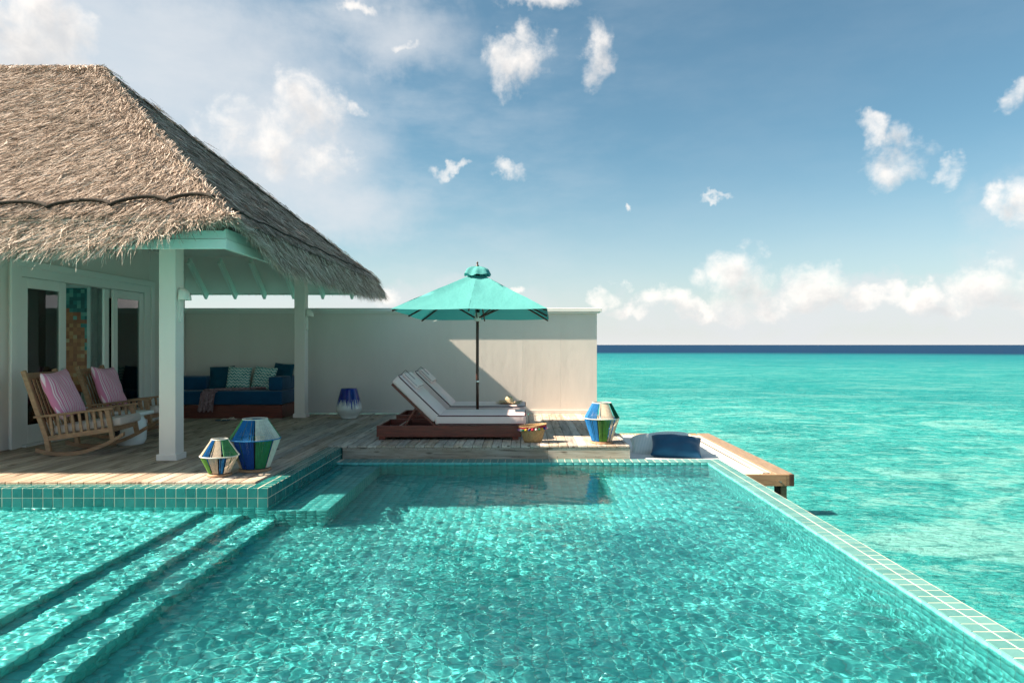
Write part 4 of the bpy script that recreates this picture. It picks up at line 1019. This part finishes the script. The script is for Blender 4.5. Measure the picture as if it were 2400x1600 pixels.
# ---- straw hat
def make_hat():
    t = thing('straw_hat', 'wide frayed straw hat lying on the far lounger', 'hat', (-.27, 11.75, .368), 0)
    g = G()
    prof = [(.002, .135), (.028, .132), (.05, .118), (.068, .09), (.08, .05), (.088, .02), (.10, .010), (.14, .008), (.17, .012), (.19, .016)]
    def fn(u, v):
        a = 2 * math.pi * u; i = v * (len(prof) - 1); k = min(int(i), len(prof) - 2); f = i - k; r = prof[k][0] * (1 - f) + prof[k + 1][0] * f; z = prof[k][1] * (1 - f) + prof[k + 1][1] * f
        w = max(0, (r - .09) / .1); return (r * math.cos(a), r * math.sin(a), z + w * .014 * (1 + math.sin(3 * a + 1)) - .02 * max(0, .06 - r) * 10 * math.cos(a) ** 2 * .3)
    g.grid(56, 18, fn, flip=True); g.build('crown', M['hat_straw'], t, smooth=True)
    g = G()
    for i in range(240):
        a = random.uniform(0, 2 * math.pi); q = Vector(fn(a / 2 / math.pi, 1)); d = Vector((math.cos(a + random.gauss(0, .3)), math.sin(a + random.gauss(0, .3)), random.uniform(-.35, .5))); L = random.uniform(.02, .06)
        q.z = max(q.z, .006); e = q + d * L; e.z = max(e.z, .002); g.tube([q - d * .01, q.lerp(e, .5) + Vector((0, 0, .003)), e], [.0014, .0012, .0006], 3, cap=False)
    tag(g.build('frayed_edge', M['hat_straw'], t), kind='stuff')
make_hat()

# ---- overwater net lounge
HZ = -.30
def make_net():
    t = thing('net_lounge', 'white overwater net lounge in a golden timber frame beyond the pool', 'net lounge', (2.5, 11, HZ))
    O = Vector((2.5, 11, HZ))
    def p(name, mat, x0, x1, y0, y1, z0, z1, c=.004, parent=t):
        g = G(); g.box(x0 - O.x, x1 - O.x, y0 - O.y, y1 - O.y, z0 - O.z, z1 - O.z, c); return g.build(name, M[mat], parent)
    NX0, NX1, NY0, NY1 = 1.46, 3.25, 8.93, 12.83
    p('outer_beam', 'beam', NX1 + .03, 3.50, 8.905, 13.0, HZ - .155, HZ)
    p('far_beam', 'beam_x', NX0, NX1 - .002, NY1, 13.0, HZ - .155, HZ - .002)
    nb = p('near_beam', 'beam_x', 2.68, 3.44, 8.87, 8.903, HZ - .155, HZ - .003); p('near_inner_beam', 'beam_x', 2.68, NX1 - .002, 8.906, 8.96, HZ - .155, HZ - .010)
    p('end_cap', 'dark_timber', 3.442, 3.502, 8.868, 8.903, HZ - .156, HZ - .001)
    p('post', 'beam_x', 3.36, 3.44, 8.96, 9.06, SEA_Z - .4, HZ - .157); p('post', 'beam_x', 3.36, 3.44, 12.8, 12.9, SEA_Z - .4, HZ - .157); p('post', 'dark_timber', 3.30, 3.358, 8.98, 9.04, SEA_Z - .4, HZ - .157)
    g = G(); g.bar((3.33 - O.x, 8.97 - O.y, -.42), (2.9 - O.x, 8.97 - O.y, -.20), .05, .09, .004); g.build('brace', M['beam_x'], t)
    g = G(); g.tube([(3.30 - O.x, 8.868 - O.y, -.085), (3.30 - O.x, 8.80 - O.y, -.085)], .008, 8); g.build('bolt', M['steel'], t)
    for zz in np.linspace(-.03, -.15, 6):
        G().tube([(3.40 - O.x, 8.8695 - O.y, zz), (3.40 - O.x, 8.866 - O.y, zz)], .004, 6).build('nail', M['nail'], t)
    sag = lambda x, y: HZ - .020 - .030 * math.sin(math.pi * min(1, max(0, (x - NX0) / (NX1 - NX0)))) * math.sin(math.pi * min(1, max(0, (y - 9.4) / (NY1 - 9.4))))
    g = G()
    def sheet(x0, x1, y0, y1): g.grid(24, 28, lambda u, v: (x0 + (x1 - x0) * u - O.x, y0 + (y1 - y0) * v - O.y, sag(x0 + (x1 - x0) * u, y0 + (y1 - y0) * v) - O.z))
    LX = NX1 - .13
    sheet(NX0, LX, 9.38, NY1 - .12); sheet(2.69, LX, 8.962, 9.38)
    o = g.build('net_canvas', M['net'], t, smooth=True); md = o.modifiers.new('s', 'SOLIDIFY'); md.thickness = .006; md.offset = -1
    # scalloped lacing along the outer and far sides
    g = G(); y = 8.98; pts = []
    n = 62
    for i in range(n * 8 + 1):
        s = i / 8; yy = 8.98 + (NY1 - .14 - 8.98) * s / n; ph = 2 * math.pi * s
        xx = LX + .060 + .055 * math.cos(ph) ; pts.append((xx - O.x, yy + .018 * math.sin(2 * ph) - O.y, HZ - .004 + .008 * math.sin(ph) - O.z))
    g.tube(pts, .0065, 5); g.build('lacing', M['cord'], t, smooth=True)
    g = G(); pts = []; n = 26
    for i in range(n * 8 + 1):
        s = i / 8; xx = 1.5 + (LX - 1.5) * s / n; ph = 2 * math.pi * s; pts.append((xx + .018 * math.sin(2 * ph) - O.x, NY1 - .06 + .055 * math.cos(ph) - O.y, HZ - .004 + .008 * math.sin(ph) - O.z))
    g.tube(pts, .0065, 5); g.build('lacing', M['cord'], t, smooth=True)
    g = G(); g.tube([(LX + .004 - O.x, 8.97 - O.y, HZ - .012 - O.z), (LX + .004 - O.x, NY1 - .12 - O.y, HZ - .012 - O.z), (1.5 - O.x, NY1 - .12 - O.y, HZ - .012 - O.z)], .010, 6); g.build('edge_rope', M['cord'], t, smooth=True)
make_net()
pillow(.80, .46, .24, 'blue_fabric', (2.34, 10.56, HZ + .105), facing((-.10, -.62, .80), R(-3)), 'deep blue pillow leaning on the white net lounge', 5, name='floor_pillow')
pillow(1.00, .56, .26, 'pale_stripe', (2.18, 10.95, HZ + .085), facing((-.16, -.40, .90), R(15)), 'large pale striped pillow behind the blue one on the net lounge', 6, name='floor_pillow')

# ---- daybed
db = thing('daybed', 'deep blue daybed on a mahogany plinth against the veranda wall', 'daybed', (-5.68, 13.3, 0))
def dp(name, mat, x0, x1, y0, y1, z0, z1, r=.0, parent=db):
    g = G()
    if r: g.rbox(x0 + 5.68, x1 + 5.68, y0 - 13.3, y1 - 13.3, z0, z1, r, 4)
    else: g.box(x0 + 5.68, x1 + 5.68, y0 - 13.3, y1 - 13.3, z0, z1, .006)
    return g.build(name, M[mat], parent, smooth=bool(r))
dp('plinth', 'mahogany', -6.79, -4.575, 12.86, 13.70, 0, .247); dp('mattress', 'blue_fabric', -6.78, -4.59, 12.87, 13.69, .249, .51, .035)
dp('bolster', 'blue_fabric', -6.78, -6.14, 13.12, 13.69, .512, .77, .035); dp('bolster', 'blue_fabric', -4.86, -4.60, 12.93, 13.69, .512, .775, .035)
pillow(.50, .50, .17, 'teal_fabric', (-5.93, 13.36, .735), facing((.05, -.95, .30), R(4)), 'dark petrol pillow at the left of the daybed', 1, 'pillows on the daybed')
pillow(.48, .48, .17, 'zigzag', (-5.56, 13.28, .735), facing((.08, -.94, .34), R(-2)), 'zigzag pillow beside the dark petrol one on the daybed', 2, 'pillows on the daybed')
pillow(.48, .48, .17, 'zigzag', (-5.08, 13.30, .735), facing((-.10, -.94, .34), R(-6)), 'zigzag pillow leaning beside the right bolster of the daybed', 3, 'pillows on the daybed')
pillow(.44, .46, .16, 'teal_fabric', (-4.78, 13.50, .80), facing((-.2, -.96, .2), R(-4)), 'dark petrol pillow behind the right bolster of the daybed', 4, 'pillows on the daybed')
def make_throw():
    path = [Vector((-4.98, 13.20, .535)), Vector((-5.25, 13.15, .535)), Vector((-5.55, 13.05, .525)), Vector((-5.80, 12.95, .522)), Vector((-5.90, 12.90, .52)), Vector((-5.95, 12.845, .48)), Vector((-5.97, 12.835, .35)), Vector((-6.0, 12.825, .13))]
    wid = [.10, .14, .19, .24, .27, .28, .29, .32]; g = G()
    def fn(u, v):
        i = v * (len(path) - 1); k = min(int(i), len(path) - 2); f = i - k; p = path[k].lerp(path[k + 1], f); w = wid[k] * (1 - f) + wid[k + 1] * f
        tan = (path[k + 1] - path[k]).normalized(); side = Vector((tan.y, -tan.x, 0)); side = Vector((.35, .94, 0)) if (v < .6) else Vector((1, -.05, 0))
        if .45 < v < .72: side = Vector((.35, .94, 0)).lerp(Vector((1, -.05, 0)), (v - .45) / .27)
        fold = .014 * math.sin(u * 22 + v * 4) + .009 * math.sin(u * 41 - v * 9)
        q = p + side.normalized() * ((u - .5) * w); nrm = Vector((0, 0, 1)) if v < .62 else Vector((0, -1, 0))
        q += nrm * (fold + .016)
        if v > .97: q.z += .02 * math.sin(u * 25)
        return q
    g.grid(40, 60, fn); o = g.build('throw_blanket', M['throw'], smooth=True); md = o.modifiers.new('s', 'SOLIDIFY'); md.thickness = .008
    tag(o, 'mauve knitted throw draped over the front of the daybed', 'blanket')
make_throw()

# ---- flip-flops on the deck
def sandal(loc, rz, label):
    t = thing('flip_flop', label, 'sandal', loc, rz, 'flip-flops in front of the daybed')
    n = 20; v = []
    for z in (.001, .014):
        for i in range(n):
            a = 2 * math.pi * i / n; v.append((.125 * math.cos(a), (.043 + .008 * math.cos(a)) * math.sin(a), z))
    g = G(); g.add(v, [tuple(range(n))[::-1], tuple(range(n, 2 * n))] + [(i, (i + 1) % n, n + (i + 1) % n, n + i) for i in range(n)]); g.build('sole', M['teal_fabric'] if rz > 0 else M['cushion'], t)
    g = G()
    for s in (-1, 1): g.tube([(.075, 0, .014), (.05, s * .018, .032), (.01, s * .036, .035), (-.02, s * .044, .012)], .006, 6)
    g.build('strap', M['cord'], t, smooth=True)
sandal((-5.50, 12.42, .002), R(12), 'flip-flop lying flat on the deck before the daybed'); sandal((-5.36, 12.46, .022), R(-20), 'flip-flop resting across the other one before the daybed')

# ---- rocking chairs
def make_chair():
    t = thing('rocking_chair', 'teak rocking chair with pink striped pillow nearest the camera', 'rocking chair', (-5.62, 8.86, 0), R(7), 'rocking chairs on the veranda')
    w = .34
    rz_ = lambda x: .5 * (x + .15) ** 2
    def part(name, g, smooth=False): return g.build(name, M['teak'], t, smooth)
    for s in (-1, 1):
        y = s * w
        g = G(); xs = np.linspace(-.48, .54, 15); a = .024
        for i in range(14):
            pass
        v = []
        for x in xs:
            z = rz_(x); v += [(x, y - a, z), (x, y + a, z), (x, y + a, z + .048), (x, y - a, z + .048)]
        f = [(0, 1, 2, 3), (56, 59, 58, 57)] + [(4 * i + q, 4 * i + 4 + q, 4 * i + 4 + (q + 1) % 4, 4 * i + (q + 1) % 4) for i in range(14) for q in range(4)]
        g.add(v, [ff[::-1] for ff in f]); part('runner', g)
        g = G(); g.bar((-.335, y, rz_(-.33) + .045), (-.36, y, .22), .045, .055, .003, up=(1, 0, 0)); part('rear_leg', g)
        g = G(); g.bar((-.352, y, .19), (-.63, y, 1.06), .042, .055, .004, up=(1, 0, 0)); part('back_post', g)
        g = G(); g.bar((.41, y, rz_(.41) + .04), (.345, y, .565), .042, .055, .004, up=(1, 0, 0)); part('front_leg', g)
        g = G(); g.bar((-.50, y, .485), (.42, y, .585), .065, .026, .004); part('arm', g)
        g = G(); g.bar((-.36, y, .215), (.37, y, .315), .035, .06, .003); part('side_rail', g)
        for i in range(8):
            k = (i + .8) / 8.6; x = -.36 + .72 * k; g = G(); g.bar((x, y, .24 + .10 * k), (x - .03, y, .485 + .09 * k), .016, .032, .002, up=(1, 0, 0)); part('arm_slat', g)
    g = G(); g.bar((.385, -w + .02, .315), (.385, w - .02, .315), .035, .06, .003); part('front_rail', g)
    g = G(); g.bar((-.355, -w + .02, .215), (-.355, w - .02, .215), .035, .06, .003); part('rear_rail', g)
    g = G(); g.bar((-.615, -w + .02, .985), (-.615, w - .02, .985), .03, .085, .004, up=(-.3, 0, .95)); part('top_rail', g)
    for i in range(8):
        y = -w + .075 + (2 * w - .15) * i / 7; g = G(); g.bar((-.37, y, .24), (-.605, y, .96), .036, .014, .002, up=(.95, 0, .3)); part('back_slat', g)
    for i in range(7):
        x = -.28 + .1 * i; g = G(); g.bar((x, -w + .02, .235 + .137 * (x + .36)), (x, w - .02, .235 + .137 * (x + .36)), .06, .016, .002); part('seat_slat', g)
    A_ = math.atan(.137); Mx = Matrix.Translation((.06, 0, .36)) @ Matrix.Rotation(-A_, 4, 'Y')
    G().rbox(-.37, .43, -w + .035, w - .035, -.055, .055, .035, 4, Mx).build('seat_cushion', M['cushion'], t, smooth=True)
    return t
ch = make_chair()
ch2 = copy_tree(ch); ch2.location = (-5.98, 10.42, 0); ch2.rotation_euler = (0, 0, R(5)); ch2['label'] = 'teak rocking chair with pink striped pillow partly behind the near column'
def chair_pillow(c, label, seed):
    Mx = Matrix.Translation(c.location) @ c.rotation_euler.to_matrix().to_4x4(); n = (Mx.to_3x3() @ Vector((.90, 0, .38))).normalized()
    o = pillow(.65, .66, .17, 'pink', Mx @ Vector((-.345, 0, .75)), facing(n, R(4 if seed == 7 else -3)), label, seed, 'pink striped pillows')
chair_pillow(ch, 'pink striped pillow on the nearer rocking chair', 7); chair_pillow(ch2, 'pink striped pillow on the farther rocking chair', 8)
# ---- white side table between the chairs
st = thing('side_table', 'white glazed drum side table between the rocking chairs', 'side table', (-5.50, 9.52, 0))
G().lathe([(.001, 0), (.165, 0), (.175, .01), (.20, .07), (.205, .2), (.20, .32), (.17, .36), (.165, .40)], 40).build('drum', M['white'], st, smooth=True)
G().rbox(-.22, .22, -.22, .22, .401, .455, .02, 4).build('table_top', M['white'], st, smooth=True)
G().lathe([(.001, 0), (.06, 0), (.066, .004), (.06, .008)], 24).build('grip_hole', M['black'], st, smooth=True, loc=(-.075, -.193, .20), rot=(R(90), 0, R(-21)))
